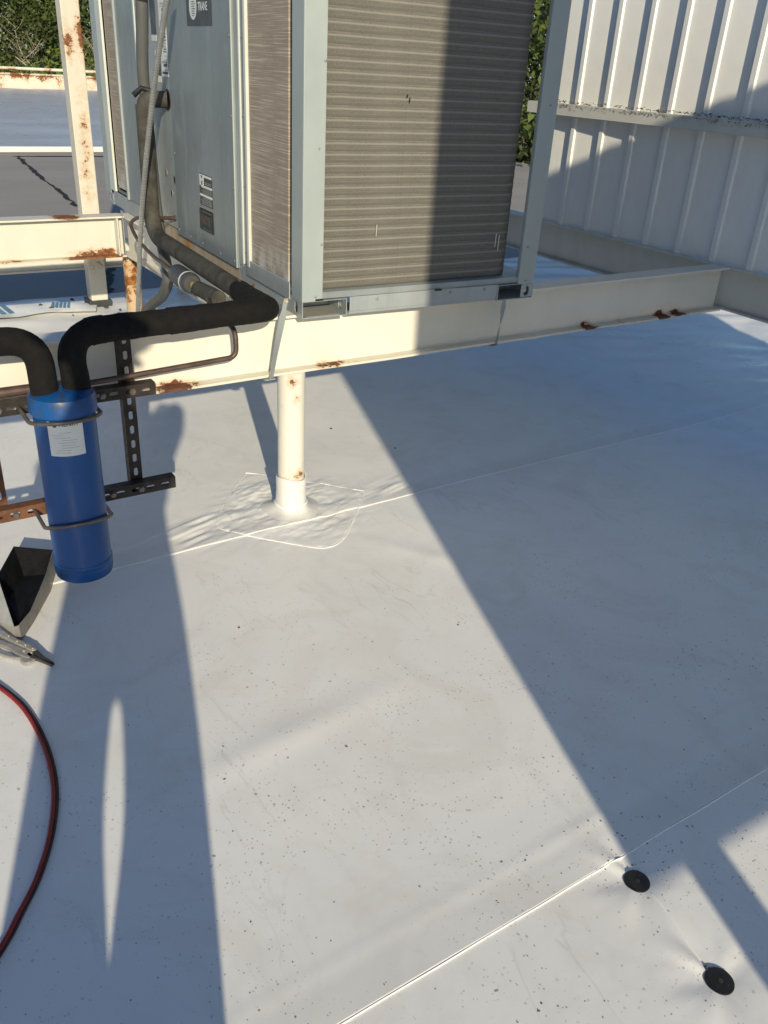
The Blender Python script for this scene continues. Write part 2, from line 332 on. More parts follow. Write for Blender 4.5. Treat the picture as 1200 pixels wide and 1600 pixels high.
# ------------------------------------------------------------------ ground, building, roofs
tag(MB().add([(-400, -400, -4.6), (400, -400, -4.6), (400, 700, -4.6), (-400, 700, -4.6)], [(0, 1, 2, 3)]).build('ground', 'grass'), kind='structure')
bld = thing('building', 'long low brick building under the flat roof', 'building', (0, 18, -4.6))
MB().box((-14, -12, -4.6), (12.6, 38.4, -.06)).build('wall', 'brick', bld)
SEAMS = (0.797, 2.565, 4.32)
PATCH = [(1.073, 2.70), (1.148, 2.82), (1.335, 3.03), (1.40, 3.035), (1.69, 2.72), (1.705, 2.65), (1.545, 2.47), (1.45, 2.375), (1.375, 2.345), (1.30, 2.385), (1.09, 2.62)]
CX, CY = 1.385, 2.682
def in_poly(x, y, poly):
    ins = np.zeros(np.shape(x), bool); j = len(poly)-1
    for i in range(len(poly)):
        xi, yi = poly[i]; xj, yj = poly[j]
        ins ^= ((yi > y) != (yj > y)) & (x < (xj-xi)*(y-yi)/(yj-yi+1e-12)+xi); j = i
    return ins
def height(x, y):
    x = np.asarray(x, float); y = np.asarray(y, float)
    h = .0065*vnoise(x*1.1+3, y*1.1+8, 1)+.0035*vnoise(x*2.7+1, y*2.3+5, 2)+.0012*vnoise(x*7, y*6, 3)
    for k, ys in enumerate(SEAMS):
        wob = .006*vnoise(x*1.4+9*k, x*0+2, 11+k); d = y-ys
        h = h+np.where(d > 0, .0028, 0)*np.clip(1-(d-.06-wob*3)/.16, 0, 1)
        h = h+.0014*np.exp(-((d-.105-wob*3)/.016)**2)*(.35+1.3*np.clip(vnoise(x*2.2+5, x*0+k, 21+k)+.4, 0, 1))
    r = np.hypot(x-CX, y-CY); near = np.exp(-(r/.27)**4)
    ca, sa = math.cos(R(18)), math.sin(R(18)); xr = x*ca+y*sa; yr = -x*sa+y*ca
    h = h+near*(.35+1.3*np.clip(vnoise(x*4+2, y*4+7, 13)+.5, 0, 1))*(.013*vnoise(xr*6+yr*3, yr*15, 4)+.007*vnoise(xr*17, yr*38, 5)+.005*vnoise(xr*34, yr*70, 12)+.002)
    lf = np.exp(-((x-.98)/.16)**2-((y-2.69)/.10)**2)+.8*np.exp(-((x-1.86)/.2)**2-((y-2.66)/.06)**2)
    h = h+lf*.013*vnoise(xr*7+2, yr*45, 6)
    h = h+np.where(in_poly(x, y, PATCH), .0022, 0)
    # stretched wrinkles towards the far corner by the screen wall
    rg = np.clip((x-3.7)/1.2, 0, 1)*np.clip((y-2.0)/.8, 0, 1); h = h+rg*(.045*np.abs(vnoise(x*.9-y*.7, x*2.0+y*4.6, 7))+.016*vnoise(x*2.2+y, y*8+x*2, 8))
    bk = np.clip((y-4.4)/.4, 0, 1)*np.clip((3.2-x)/.4, 0, 1); h = h+bk*(.022*vnoise(x*2.2, y*4.5, 9)+.012*vnoise(x*5, y*8, 10))
    for (dx, dy) in ((1.258, .731), (1.220, .477)):
        rr = np.hypot(x-dx, y-dy); h = h-.006*np.exp(-(rr/.05)**2)
        h = h+.010*np.exp(-((rr-.07)/.06)**2)*vnoise(np.arctan2(y-dy, x-dx)*2.2+20, rr*3, 31)
    rid = (x-.62)*.92+(y-1.55)*-.39; h = h+.0045*np.exp(-(((y-1.52)-(x-.72)*.10)/.05)**2)*np.clip(1-np.abs(x-.8)/.5, 0, 1)
    fan = np.abs(((y-2.2)+1.4*(x-1.62))/1.7); h = h+.004*np.exp(-(fan/.05)**2)*np.clip(1-np.abs(y-2.1)/.35, 0, 1)*(x > 1.3)
    return h
def Z(x, y): return float(height(np.array([x]), np.array([y]))[0])
def axis(lo, flo, fhi, hi, fine, coarse, extra=()):
    a = np.concatenate([np.arange(lo, flo, coarse), np.arange(flo, fhi, fine), np.arange(fhi, hi+coarse, coarse), np.array(extra, float)])
    return np.unique(np.round(a, 5))
ex = [ys+q for ys in SEAMS for q in (-.0015, -.0004, .0004, .003)]
gx = axis(-9, -.3, 3.0, 12.0, .014, .05, np.arange(.85, 2.0, .007)); gy = axis(-9, .25, 3.3, 6.45, .014, .04, ex+list(np.arange(2.3, 3.1, .007)))
X, Y = np.meshgrid(gx, gy); H = height(X, Y)
edge = 6.33+.05*vnoise(X*1.3, X*0, 40)+.02*vnoise(X*5, X*0, 41)
Y2 = np.where(Y > 6.2, np.minimum(Y, edge), Y)
vv = np.stack([X, Y2, H+.012], -1).reshape(-1, 3); vv[:, 2] -= .012
nx, ny = len(gx), len(gy); ii = np.arange(nx-1)[None, :]+np.arange(ny-1)[:, None]*nx
ff = np.stack([ii, ii+1, ii+nx+1, ii+nx], -1).reshape(-1, 4)
me = bpy.data.meshes.new('roof_membrane'); me.vertices.add(len(vv)); me.vertices.foreach_set('co', vv.ravel())
me.loops.add(ff.size); me.loops.foreach_set('vertex_index', ff.ravel().astype(np.int32)); me.polygons.add(len(ff))
me.polygons.foreach_set('loop_start', np.arange(0, ff.size, 4, dtype=np.int32)); me.polygons.foreach_set('use_smooth', np.ones(len(ff), bool))
me.update(calc_edges=True); me.materials.append(M['membrane'])
roof = bpy.data.objects.new('roof_membrane', me); COL.objects.link(roof); tag(roof, kind='structure')
def bead(path, wd=.004, hh=.0022, name='seam', mat='bead_white'):
    b = MB(); n = len(path); vs = []; fs = []
    for i, (x, y) in enumerate(path):
        a = path[max(i-1, 0)]; c = path[min(i+1, n-1)]; t = Vector((c[0]-a[0], c[1]-a[1], 0)).normalized(); nn = Vector((-t.y, t.x, 0))
        ws = wd*(.75+.5*rnd.random())
        for k, (u, z) in enumerate(((-.5, -.0015), (-.3, 1), (.3, 1), (.5, -.0015))):
            x1, y1 = x+nn.x*u*ws, y+nn.y*u*ws; vs.append((x1, y1, Z(x, y)+(hh*z if z > 0 else -.002)))
    for i in range(n-1):
        for k in range(3): fs.append((i*4+k, i*4+k+1, i*4+5+k, i*4+4+k))
    b.add(vs, fs); return b.build(name, mat, roof, smooth=True)
for k, ys in enumerate(SEAMS[:2]):
    xs = np.arange(-1.0, 5.0 if k == 0 else 1.84, .03); bead([(x, ys-.0022+.0006*math.sin(x*7)+.0004*math.sin(x*23)) for x in xs], .0018 if k == 0 else .0028, .0030 if k == 0 else .002, 'seam', 'bead_white' if k == 0 else 'bead_soft')
bead([(1.262+(1.226-1.262)*t+.002*math.sin(6*t), .690+(.525-.690)*t) for t in np.linspace(0, 1, 14)], .003, .0015)
for x0, y0, x1, y1 in ((4.9, 3.1, 8.2, 3.2),): bead([(x0+(x1-x0)*t, y0+(y1-y0)*t) for t in np.linspace(0, 1, 40)], .01, .004)
pp = spline([(*p, 0) for p in PATCH+PATCH[:1]], 6); bead([(p.x, p.y) for p in pp], .0024, .0022, 'patch_edge', 'bead_soft')
# other roofs
tag(MB().add([(-14, 6.0, -.03), (12.5, 6.0, -.03), (12.5, 16.4, -.03), (-14, 16.4, -.03)], [(0, 1, 2, 3)]).build('gravel_roof', 'granule'), kind='structure')
tag(MB().box((-14, -12, -.058), (12.5, 6.05, -.055)).build('roof_deck', 'granule'), kind='structure')
b = MB(); n1, n2 = 90, 50; vs = []
fx = np.linspace(-10, 12.5, n1); fy = np.linspace(16.0, 38.0, n2); FX, FY = np.meshgrid(fx, fy)
FH = .03+.05*vnoise(FX*.5, FY*1.3, 50)+.03*vnoise(FX*1.2+FY*.5, FY*3, 51)
b.add(list(zip(FX.ravel(), FY.ravel(), FH.ravel())), [(j*n1+i, j*n1+i+1, (j+1)*n1+i+1, (j+1)*n1+i) for j in range(n2-1) for i in range(n1-1)])
tag(b.build('far_roof', 'membrane_far', smooth=True), kind='structure')
tag(MB().box((-10, 15.92, -.02), (12.5, 16.0, .075)).build('roof_edging', 'membrane_clean', bevel=.02), kind='structure')
# tar joints in the gravel roof
def strip(path, wd, z, jit=.3):
    vs = []; fs = []
    for i, (x, y) in enumerate(path):
        a = path[max(i-1, 0)]; c = path[min(i+1, len(path)-1)]; t = Vector((c[0]-a[0], c[1]-a[1], 0)).normalized(); w2 = wd*(1+jit*(rnd.random()-.5)*2)/2
        vs += [(x-t.y*w2, y+t.x*w2, z), (x+t.y*w2, y-t.x*w2, z)]
    for i in range(len(path)-1): fs.append((2*i, 2*i+1, 2*i+3, 2*i+2))
    return MB().add(vs, fs)
gr = bpy.data.objects['gravel_roof']
for (x0, y0, x1, y1, wd) in ((3.05, 15.5, 2.62, 10.4, .05), (2.42, 8.3, 1.75, 6.4, .07), (3.0, 15.45, 9.0, 15.3, .07), (3.9, 13.2, 5.6, 13.0, .10)):
    k = 30; strip([(x0+(x1-x0)*t/k+.05*(rnd.random()-.5), y0+(y1-y0)*t/k) for t in range(k+1)], wd, -.024, .7).build('tar_joint', 'tar_line', gr)
# ------------------------------------------------------------------ steel platform (one welded frame)
pf = thing('steel_platform', 'cream painted steel beam platform carrying the air conditioning unit', 'platform', (1.385, 2.682, 0))
def ibeam(x0, y0, x1, y1, zb, zt, fl=.10, tf=.009, tw=.008, mat='cream_beam'):
    d = Vector((x1-x0, y1-y0, 0)); ln = d.length; d.normalize(); nn = Vector((-d.y, d.x, 0)); o = Vector((x0, y0, 0))
    def seg(u0, u1, z0, z1, name, parent, m):
        b = MB(); k = max(1, int(ln/.25)); vs = []; fs = []
        for i in range(k+1):
            p = o+d*(ln*i/k)
            for u, z in ((u0, z0), (u1, z0), (u1, z1), (u0, z1)):
                q = p+nn*u; jz = .0012*math.sin(i*2.1+u*30)*(1 if z0 < zb+.05 else .6); vs.append((q.x, q.y, z+(jz if abs(u) > .02 else 0)))
        for i in range(k):
            for e in range(4): fs.append((i*4+e, i*4+(e+1) % 4, i*4+4+(e+1) % 4, i*4+4+e))
        fs += [(3, 2, 1, 0), tuple(k*4+e for e in range(4))]
        return b.add(vs, fs).build(name, m, parent)
    wb = seg(-tw/2, tw/2, zb+tf, zt-tf, 'beam', pf, mat); 
    seg(-fl/2, fl/2, zb, zb+tf, 'bottom_flange', wb, mat+'_lip' if mat+'_lip' in M else mat); seg(-fl/2, fl/2, zt-tf, zt, 'top_flange', wb, mat)
    return wb
painted_steel('cream_beam_lip', (.68, .65, .55), rust=-.2, rbase=(.17, .06, .025), spots=[(-0.455, -0.032, 0.592, 0.1, 0.1, 0.03, 0.3), (-0.365, -0.032, 0.6, 0.05, 0.1, 0.015, 0.18), (0.235, -0.032, 0.595, 0.22, 0.1, 0.012, 0.13), (0.675, -0.032, 0.595, 0.15, 0.1, 0.01, 0.15), (1.095, -0.032, 0.597, 0.07, 0.1, 0.012, 0.24), (1.495, -0.032, 0.6, 0.08, 0.1, 0.03, 0.32), (1.995, -0.032, 0.6, 0.05, 0.1, 0.028, 0.32), (2.115, -0.032, 0.6, 0.06, 0.1, 0.015, 0.22), (1.715, -0.032, 0.6, 0.03, 0.1, 0.01, 0.22)]); painted_steel('cream_web', (.74, .71, .62), rust=-.9, grime=.22, rbase=(.17, .06, .025), spots=[(-0.455, -0.032, 0.592, 0.1, 0.1, 0.03, 0.3), (-0.365, -0.032, 0.6, 0.05, 0.1, 0.015, 0.18), (0.235, -0.032, 0.595, 0.22, 0.1, 0.012, 0.13), (0.675, -0.032, 0.595, 0.15, 0.1, 0.01, 0.15), (1.095, -0.032, 0.597, 0.07, 0.1, 0.012, 0.24), (1.495, -0.032, 0.6, 0.08, 0.1, 0.03, 0.32), (1.995, -0.032, 0.6, 0.05, 0.1, 0.028, 0.32), (2.115, -0.032, 0.6, 0.06, 0.1, 0.015, 0.22), (1.715, -0.032, 0.6, 0.03, 0.1, 0.01, 0.22)]); M['cream_web_lip'] = M['cream_beam_lip']
painted_steel('cream_left', (.66, .63, .54), rust=-.2, spots=[(-0.135, 2.088, 0.6, 0.2, 0.12, 0.055, 0.3), (-0.255, 2.118, 0.8, 0.12, 0.2, 0.012, 0.34), (-0.525, 2.088, 0.597, 0.12, 0.1, 0.018, 0.2), (-0.025, 2.088, 0.6, 0.08, 0.1, 0.07, 0.22)]); painted_steel('cream_left_lip', (.62, .58, .48), rust=.9, spots=[(-0.135, 2.088, 0.6, 0.2, 0.12, 0.055, 0.3), (-0.255, 2.118, 0.8, 0.12, 0.2, 0.012, 0.34), (-0.525, 2.088, 0.597, 0.12, 0.1, 0.018, 0.2), (-0.025, 2.088, 0.6, 0.08, 0.1, 0.07, 0.22)])
painted_steel('grey_cream', (.62, .60, .53), rust=-.3, grime=.5); painted_steel('grey_cream_lip', (.50, .48, .43), rust=1.0, grime=.8)
ibeam(-1.2, 2.682, 3.80, 2.682, .585, .80, mat='cream_web')
ibeam(1.49, 2.74, 1.49, 4.86, .585, .797, mat='cream_web'); ibeam(2.25, 2.74, 2.25, 6.13, .585, .797, mat='cream_web')
ibeam(-1.5, 4.80, 1.436, 4.80, .585, .80, fl=.11, mat='cream_left')
ibeam(3.853, -1.1, 3.853, 7.4, .59, .80, mat='grey_cream')
ibeam(-1.5, 6.18, 3.80, 6.18, .22, .40, fl=.08, mat='grey_cream')
def column(x, y, r, z1, mat, bev=0):
    return MB().lathe([(r, Z(x, y)-.01 if y < 6 else -.03), (r, z1)], (x, y, 0), 32).build('column', mat, pf, smooth=True)
painted_steel('column_paint', (.70, .68, .60), rust=-.2, spots=[(-0.02, -0.05, 0.56, 0.035, 0.04, 0.06, 0.17), (-0.01, -0.05, 0.47, 0.03, 0.04, 0.05, 0.13), (0.01, -0.047, 0.17, 0.09, 0.06, 0.06, 0.19)])
column(CX, CY, .052, .585, 'column_paint'); column(1.49, 4.86, .045, .585, 'rusty_column'); column(3.853, 5.4, .05, .59, 'cream_steel'); column(3.853, -.9, .05, .59, 'cream_steel'); column(2.25, 6.1, .05, .585, 'cream_steel'); column(-.9, 2.682, .052, .585, 'cream_steel')
# flange stiffener at the left beam end
MB().box((1.395, 4.742, .594), (1.402, 4.795, .791)).build('stiffener', 'girt_paint', pf)
# pipe boot
pb = thing('pipe_boot', 'white membrane boot wrapped round the foot of the pipe column', 'flashing', (CX, CY, 0))
b = MB(); n = 48; prof = [(.115, .001), (.085, .006), (.068, .018), (.061, .04), (.0595, .09), (.0605, .152), (.0545, .152), (.054, .13)]; vs = []; fs = []
for i, (r, z) in enumerate(prof):
    for k in range(n):
        a = 2*math.pi*k/n; rr = r*(1+.05*(1-min(1, z/.05))*math.sin(a*5+1)+.012*math.sin(a*3+z*30)); zz = z+(.006*math.sin(a*2+.6) if z > .14 else 0)
        x_, y_ = CX+rr*math.cos(a), CY+rr*math.sin(a); vs.append((x_, y_, zz+(Z(x_, y_) if z < .03 else 0)))
for i in range(len(prof)-1):
    for k in range(n): fs.append((i*n+k, i*n+(k+1) % n, (i+1)*n+(k+1) % n, (i+1)*n+k))
b.add(vs, fs).build('sleeve', 'membrane_clean', pb, smooth=True)
b = MB(); ring = [(CX+.0635*math.cos(2*math.pi*k/40), CY+.0635*math.sin(2*math.pi*k/40)) for k in range(41)]
b.tube([(x, y, Z(x, y)+.03) for x, y in ring], .0035, 8, False).build('weld_bead', 'bead_white', pb, smooth=True)
# ------------------------------------------------------------------ screen walls
def rib_panel(ln, z0, z1, name='panel'):
    """one sheet period along local y, rib standing towards -x"""
    pr = [(-.016, 0), (-.0165, .004), (-.029, .009), (-.029, .036), (0, .041), (-.0035, .085), (-.008, .130), (-.0125, .180), (-.016, ln+.0)]
    t = .0015; poly = pr; vs = [(x, y, z0) for x, y in poly]+[(x, y, z1) for x, y in poly]; n = len(poly)
    back = [(x+t, y, z) for x, y, z in vs]; fs = [(i, n+i, n+i+1, i+1) for i in range(n-1)]+[(2*n+i, 2*n+i+1, 3*n+i+1, 3*n+i) for i in range(n-1)]
    return MB().add(vs+back, fs)
PER = .223
sw = thing('screen_wall', 'off white ribbed sheet metal screen wall beyond the unit, with a dirty mid rail', 'screen wall', (3.86, 2.6, .80))
first = None
for k in range(22):
    y0 = 4.085-PER*(k+1)
    if first is None:
        first = rib_panel(PER-.0006, .803, 3.25).build('panel', 'wall_paint', sw); me_ = first.data
        for v in me_.vertices: pass
        base_loc = first.location.copy(); first.location = (-.012, y0-2.6, 0); 
        for v in me_.vertices: v.co.x += 3.86; v.co.y += 2.6
    else:
        c = first.copy(); COL.objects.link(c); c.location = (-.012, y0-2.6, 0)
gb = MB(); gb.box((3.765, -1.1, 1.395), (3.768, 4.235, 1.452)); gb.box((3.765, -1.1, 1.452), (3.846, 4.235, 1.455)); gb.box((3.768, -1.1, 1.394), (3.846, 4.235, 1.397))
gb.build('rail', 'girt_paint', sw)
gb = MB(); gb.box((3.775, -1.1, 2.6), (3.846, 4.235, 2.66)); gb.build('rail', 'girt_paint', sw)
MB().box((3.86, 4.11, .80), (3.95, 4.20, 3.3)).build('post', 'wall_paint', sw)
def ring_obj(): pass
# leaf litter on the mid rail
b = MB()
for i in range(520):
    y_ = rnd.uniform(1.6, 4.2); x_ = 3.772+abs(rnd.gauss(0, .02)); s_ = rnd.uniform(.004, .016); a = rnd.uniform(0, 3.1); c_, q_ = math.cos(a)*s_, math.sin(a)*s_; zz = 1.4575+rnd.random()*.012; tl = rnd.uniform(-.006, .006)
    b.add([(x_-q_*.3, y_-c_, zz), (x_+q_*.6, y_-c_*.3, zz+tl+.003), (x_+q_*.3, y_+c_, zz+tl), (x_-q_*.6, y_+c_*.3, zz+.002)], [(0, 1, 2, 3)])
for i in range(420):
    k = rnd.choice((2.2, 2.5, 2.65, 2.9, 3.2, 3.35, 3.6, 3.9)); y_ = rnd.gauss(k, .09); s_ = rnd.uniform(.003, .010); zz = 1.452-abs(rnd.gauss(0, .010)); x_ = 3.763; a = rnd.uniform(0, 3.1)
    b.add([(x_-.004*rnd.random(), y_-math.cos(a)*s_, zz-math.sin(a)*s_), (x_, y_+s_*.5, zz+s_*.3), (x_-.005*rnd.random(), y_+math.cos(a)*s_, zz+math.sin(a)*s_)], [(0, 1, 2)])
tag(b.build('leaf_litter', 'litter', origin=(3.78, 3, 1.4575)), 'dry leaf litter lying along the mid rail of the screen wall', 'leaf litter', kind='stuff')
# screen wall behind the photographer (its end edge, its post and the gap under it cast the shadows on the roof)
YB = -1.26
bw = thing('screen_wall', 'ribbed screen wall with a stepped top and an open gap below its panels', 'screen wall', (.75, YB, 0))
def back_panel(x, z1, x1=None):
    return MB().add([(x, YB, .80), (x+PER-.0006, YB, .80), (x+PER-.0006, YB, z1), (x, YB, z1), (x, YB+.0015, .80), (x+PER-.0006, YB+.0015, .80), (x+PER-.0006, YB+.0015, z1), (x, YB+.0015, z1),
        (x+.02, YB+.032, .80), (x+.045, YB+.032, .80), (x+.045, YB+.032, z1), (x+.02, YB+.032, z1), (x+.012, YB+.0017, .80), (x+.056, YB+.0017, .80), (x+.056, YB+.0017, z1), (x+.012, YB+.0017, z1)],
        [(0, 1, 2, 3), (7, 6, 5, 4), (8, 11, 10, 9), (12, 15, 11, 8), (9, 10, 14, 13)])
for k in range(15):
    x0 = .578+PER*k
    if x0 > 3.72: break
    back_panel(x0, 4.1 if x0 < 1.45 else 3.245).build('panel', 'wall_paint', bw)
for x0 in (.755, 2.4, 3.66): MB().box((x0-.046, YB-.10, -.03), (x0+.046, YB-.008, 4.1 if x0 < 1.4 else 3.24)).build('post', 'cream_steel', bw)
for z in (1.4, 2.6): MB().box((.60, YB-.10, z), (3.8, YB-.012, z+.05)).build('rail', 'girt_paint', bw)
# ------------------------------------------------------------------ frame post and far parapet
lp = thing('screen_post', 'tall cream square steel post with rust streaks standing on the far membrane edge', 'post', (1.6, 6.05, 0))
painted_steel('post_cream', (.64, .60, .50), rust=.2, spots=[(.0,-.05,1.15,.09,.1,.30,.17),(.0,-.05,.88,.08,.1,.25,.15),(-.04,-.05,1.60,.05,.1,.16,.15),(.05,-.05,1.68,.05,.1,.2,.13),(.0,-.05,.28,.1,.1,.1,.12)])
MB().box((1.543, 6.0, 0), (1.657, 6.11, 4.0)).build('shaft', 'post_cream', lp, bevel=.006)
MB().box((1.522, 5.985, -.03), (1.678, 6.13, .035)).build('base_shoe', 'scorch', lp, bevel=.004)
fp = thing('parapet_rail', 'rust streaked cream parapet with a pipe rail along the far roof edge', 'parapet', (9, 38.2, 0))
MB().box((-10, 38.15, -.03), (12.6, 38.25, .52)).build('parapet', 'parapet_paint', fp)
MB().box((-10, 38.1, .48), (12.6, 38.2, .545)).build('coping', 'cream_rusty', fp)
MB().tube([(-10, 38.1, .70), (12.6, 38.1, .70)], .055, 12).build('pipe_rail', 'parapet_paint', fp, smooth=True)
for x_ in np.arange(-8, 12.6, 3.0): MB().box((x_-.04, 38.12, .52), (x_+.04, 38.2, .70)).build('bracket', 'rusty_column', fp)
# ------------------------------------------------------------------ the air conditioning unit
TH = R(-3.0); A0 = Vector((1.372, 2.577, .80))
def U(a, d, z): return Vector((A0.x+a*math.cos(TH)-d*math.sin(TH), A0.y+a*math.sin(TH)+d*math.cos(TH), z))
ac = thing('condensing_unit', 'large grey rooftop air conditioning unit with finned coils standing on the steel platform', 'air conditioner', tuple(A0), rz=TH)
def P(b, name, mat, parent=ac, **k):      # local part: a right, d back, z absolute
    b.v = [(x, y, z-.80) for x, y, z in b.v]; return b.build(name, mat, parent, local=True, **k)
W_, D_, ZT = 1.018, 2.72, 2.12
def lpost(a0, d0, sa, sd, name='corner_post', z0=.858, wa=.078, wd=.09, t=.004):
    b = MB(); xs = sorted((a0, a0+sa*wa)); b.box((xs[0], min(d0, d0+sd*t), z0), (xs[1], max(d0, d0+sd*t), ZT))
    ys = sorted((d0+sd*t, d0+sd*wd)); b.box((min(a0, a0+sa*t), ys[0], z0), (max(a0, a0+sa*t), ys[1], ZT))
    xi = a0+sa*wa; b.box((min(xi-sa*t, xi), min(d0+sd*t, d0+sd*.02), z0), (max(xi-sa*t, xi), max(d0+sd*t, d0+sd*.02), ZT))
    return P(b, name, 'post_paint', bevel=.0015)
cp = lpost(0, 0, 1, 1); lpost(W_, 0, -1, 1); lpost(0, D_, 1, -1, wd=.11); lpost(W_, D_, -1, -1)
for a_, zz in ((.05, .875), (.070, 1.05), (.072, 1.6), (.055, 1.35), (.975, .87), (.985, 1.5), (.965, 1.0)):
    P(MB().lathe([(.004, 0), (.004, .0025), (.002, .0035)], (a_, 0, zz), 10, (0, -1, 0)), 'screw', 'galv_dark')
# base: rails, top ledge, feet
P(MB().box((.19, .006, .81), (.845, .010, .862)), 'base_rail', 'galv', bevel=.001)
P(MB().add([(.0, .012, .8625), (W_, .012, .8625), (W_, .006, .886), (.0, .006, .886), (0, .2, .888), (W_, .2, .888)], [(0, 1, 2, 3), (3, 2, 5, 4)]), 'base_ledge', 'galv')
P(MB().box((.19, .0105, .8005), (.845, .05, .8095)), 'rail_lip', 'galv')
for d0, d1, mt in ((.155, .595, 'galv'), (.597, 2.02, 'rail_stained'), (2.022, 2.57, 'galv')):
    P(MB().box((.004, d0, .802), (.009, d1, .876)), 'base_rail', mt, bevel=.001)
P(MB().box((-.004, .10, .845), (.001, .50, .905)), 'rail_bracket', 'galv', bevel=.002)
P(MB().box((.02, .03, .878), (W_-.02, D_-.03, .884)), 'base_pan', 'galv_dark')
P(MB().box((1.009, .155, .802), (1.014, 2.57, .876)), 'base_rail', 'galv')
for a0 in (0.0, .843):
    for d0 in (0.0, D_-.15):
        b = MB(); b.box((a0, d0, .800), (a0+.175, d0+.15, .803))
        for aa in (a0, a0+.172): b.holed((aa, d0, .8035), (0, 1, 0), (0, 0, 1), .15, .053, [(.05, .027, .013, .020)], .003)
        b.box((a0+.003, d0+.146, .8035), (a0+.172, d0+.149, .8565)); b.box((a0, d0, .8572), (a0+.175, d0+.15, .8592))
        ft = P(b, 'foot', 'galv')
P(MB().box((.02, .006, .8032), (.15, .11, .8044)), 'dirt_crust', 'sheet_bright')
P(MB().holed((.958, .002, .806), (1, 0, 0), (0, 0, 1), .06, .05, [(.026, .024, .013, .020)], .003), 'lifting_lug', 'galv')
for a_ in (.30, .62, .78): P(MB().lathe([(.006, 0), (.006, .002), (.003, .003)], (a_, .006, .848), 12, (0, -1, 0)), 'screw', 'galv_dark')
P(MB().box((.55, .0035, .858), (.58, .006, .864)), 'slot_cap', 'black_plastic'); P(MB().box((.05, -.002, .8595), (.08, .003, .866)), 'slot_cap', 'black_plastic')
# front coil: rows of finned tube running across, round the corner and down the right side
path = [(.055, .045), (.10, .045), (.3, .045), (.5, .045), (.7, .045)]; rc = .075
for k in range(9):
    t = math.pi/2*k/8; path.append((.930-rc+rc*math.sin(t), .045+rc-rc*math.cos(t)))
path += [(.930, .6), (.930, 1.4), (.930, 2.62)]
RP = .0345; prof = [(0, 0), (.0005, .006), (.0009, .013), (.0014, .020), (.0017, .0245), (.0006, .029), (0, RP)]
vs = []; fs = []
for i, (x, y) in enumerate(path):
    p, q = path[max(i-1, 0)], path[min(i+1, len(path)-1)]; tx, ty = q[0]-p[0], q[1]-p[1]; l_ = math.hypot(tx, ty); nx_, ny_ = ty/l_, -tx/l_
    for o_, z in prof: vs.append((x+nx_*o_, y+ny_*o_, z+.80))
m_ = len(prof)
for i in range(len(path)-1):
    for k in range(m_-1): fs.append((i*m_+k, (i+1)*m_+k, (i+1)*m_+k+1, i*m_+k+1))
row = None
for k in range(int((ZT-.888)/RP)):
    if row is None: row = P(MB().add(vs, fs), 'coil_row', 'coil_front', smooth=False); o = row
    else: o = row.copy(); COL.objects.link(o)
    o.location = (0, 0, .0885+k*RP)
    for p_ in [0]: pass
row.data.polygons.foreach_set('use_smooth', [True]*len(row.data.polygons))
# a bent fin nick and scratches are single slivers proud of the fins
for a_, zz, hh in ((.405, 1.49, .016), (.395, 1.505, .01), (.30, 1.06, .04), (.83, 1.0, .05), (.845, .985, .06)):
    P(MB().add([(a_, .0368, zz), (a_+.004, .0368, zz), (a_+.005, .0368, zz+hh), (a_+.001, .0368, zz+hh)], [(0, 1, 2, 3)]), 'bent_fin', 'black_plastic' if hh < .02 else 'sheet_bright')
# left face
def slab(d0, d1, z0, z1, name, mat, a=-.004, th=.012, **k): return P(MB().box((a, d0, z0), (a+th, d1, z1)), name, mat, **k)
P(MB().box((.006, .13, .90), (.05, .4695, ZT)), 'coil', 'coil_side'); slab(.0905, .126, .89, ZT, 'coil_shroud', 'black_plastic', a=.028)
for k in range(60): P(MB().box((.02, .094, .90+k*.02), (.0275, .124, .904+k*.02)), 'louvre', 'galv_dark') if k < 45 else None
slab(.470, .488, .88, ZT, 'trim', 'post_edge', a=-.006); slab(.494, .532, .88, ZT, 'mullion', 'galv_dark', a=.002); slab(.534, .546, .88, ZT, 'trim', 'post_edge', a=-.004); slab(.548, .586, .87, ZT, 'mullion', 'galv', a=.0)
for zz in (.93, 1.17, 1.41, 1.66): P(MB().lathe([(.0055, 0), (.0055, .003), (.003, .005)], (.002, .513, zz), 10, (-1, 0, 0)), 'screw', 'galv_dark')
pan = slab(.590, 1.343, .852, ZT-.02, 'access_panel', 'galv_dark', a=-.008, bevel=.002)
slab(.590, .597, .853, ZT-.02, 'trim', 'post_edge', a=-.0105, th=.002)
for d_, zz in ((.62, .875), (.78, .872), (1.0, .872), (1.16, .872), (1.32, .875), (.615, 1.15), (.615, 1.4), (.615, 1.66), (1.328, 1.2), (1.328, 1.55)): P(MB().lathe([(.0045, 0), (.0045, .003)], (-.008, d_, zz), 10, (-1, 0, 0)), 'screw', 'galv_dark', pan)
# recessed black pull handle
b = MB(); z0, z1, d0, d1 = .932, 1.020, .852, 1.012
rim = lambda a, m, c: [(a, d0+m, z0+m*c), (a, d1-m, z0+m*c), (a, d1-m, z1-m*c), (a, d0+m, z1-m*c)]
r0, r1, r2, r3 = rim(-.0085, 0, 1), rim(-.014, .004, 1), rim(-.013, .018, .8), rim(-.0087, .040, .6)
b.add(r0+r1+r2+r3, [(i+4*q, (i+1) % 4+4*q, (i+1) % 4+4*q+4, i+4*q+4) for q in range(3) for i in range(4)]+[(12, 13, 14, 15)])
P(b, 'handle', 'black_plastic', pan)
def labelplate(d0, d1, z0, z1, a, name, mat, parent): return P(MB().box((a-.0008, d0, z0), (a, d1, z1)), name, mat, parent)
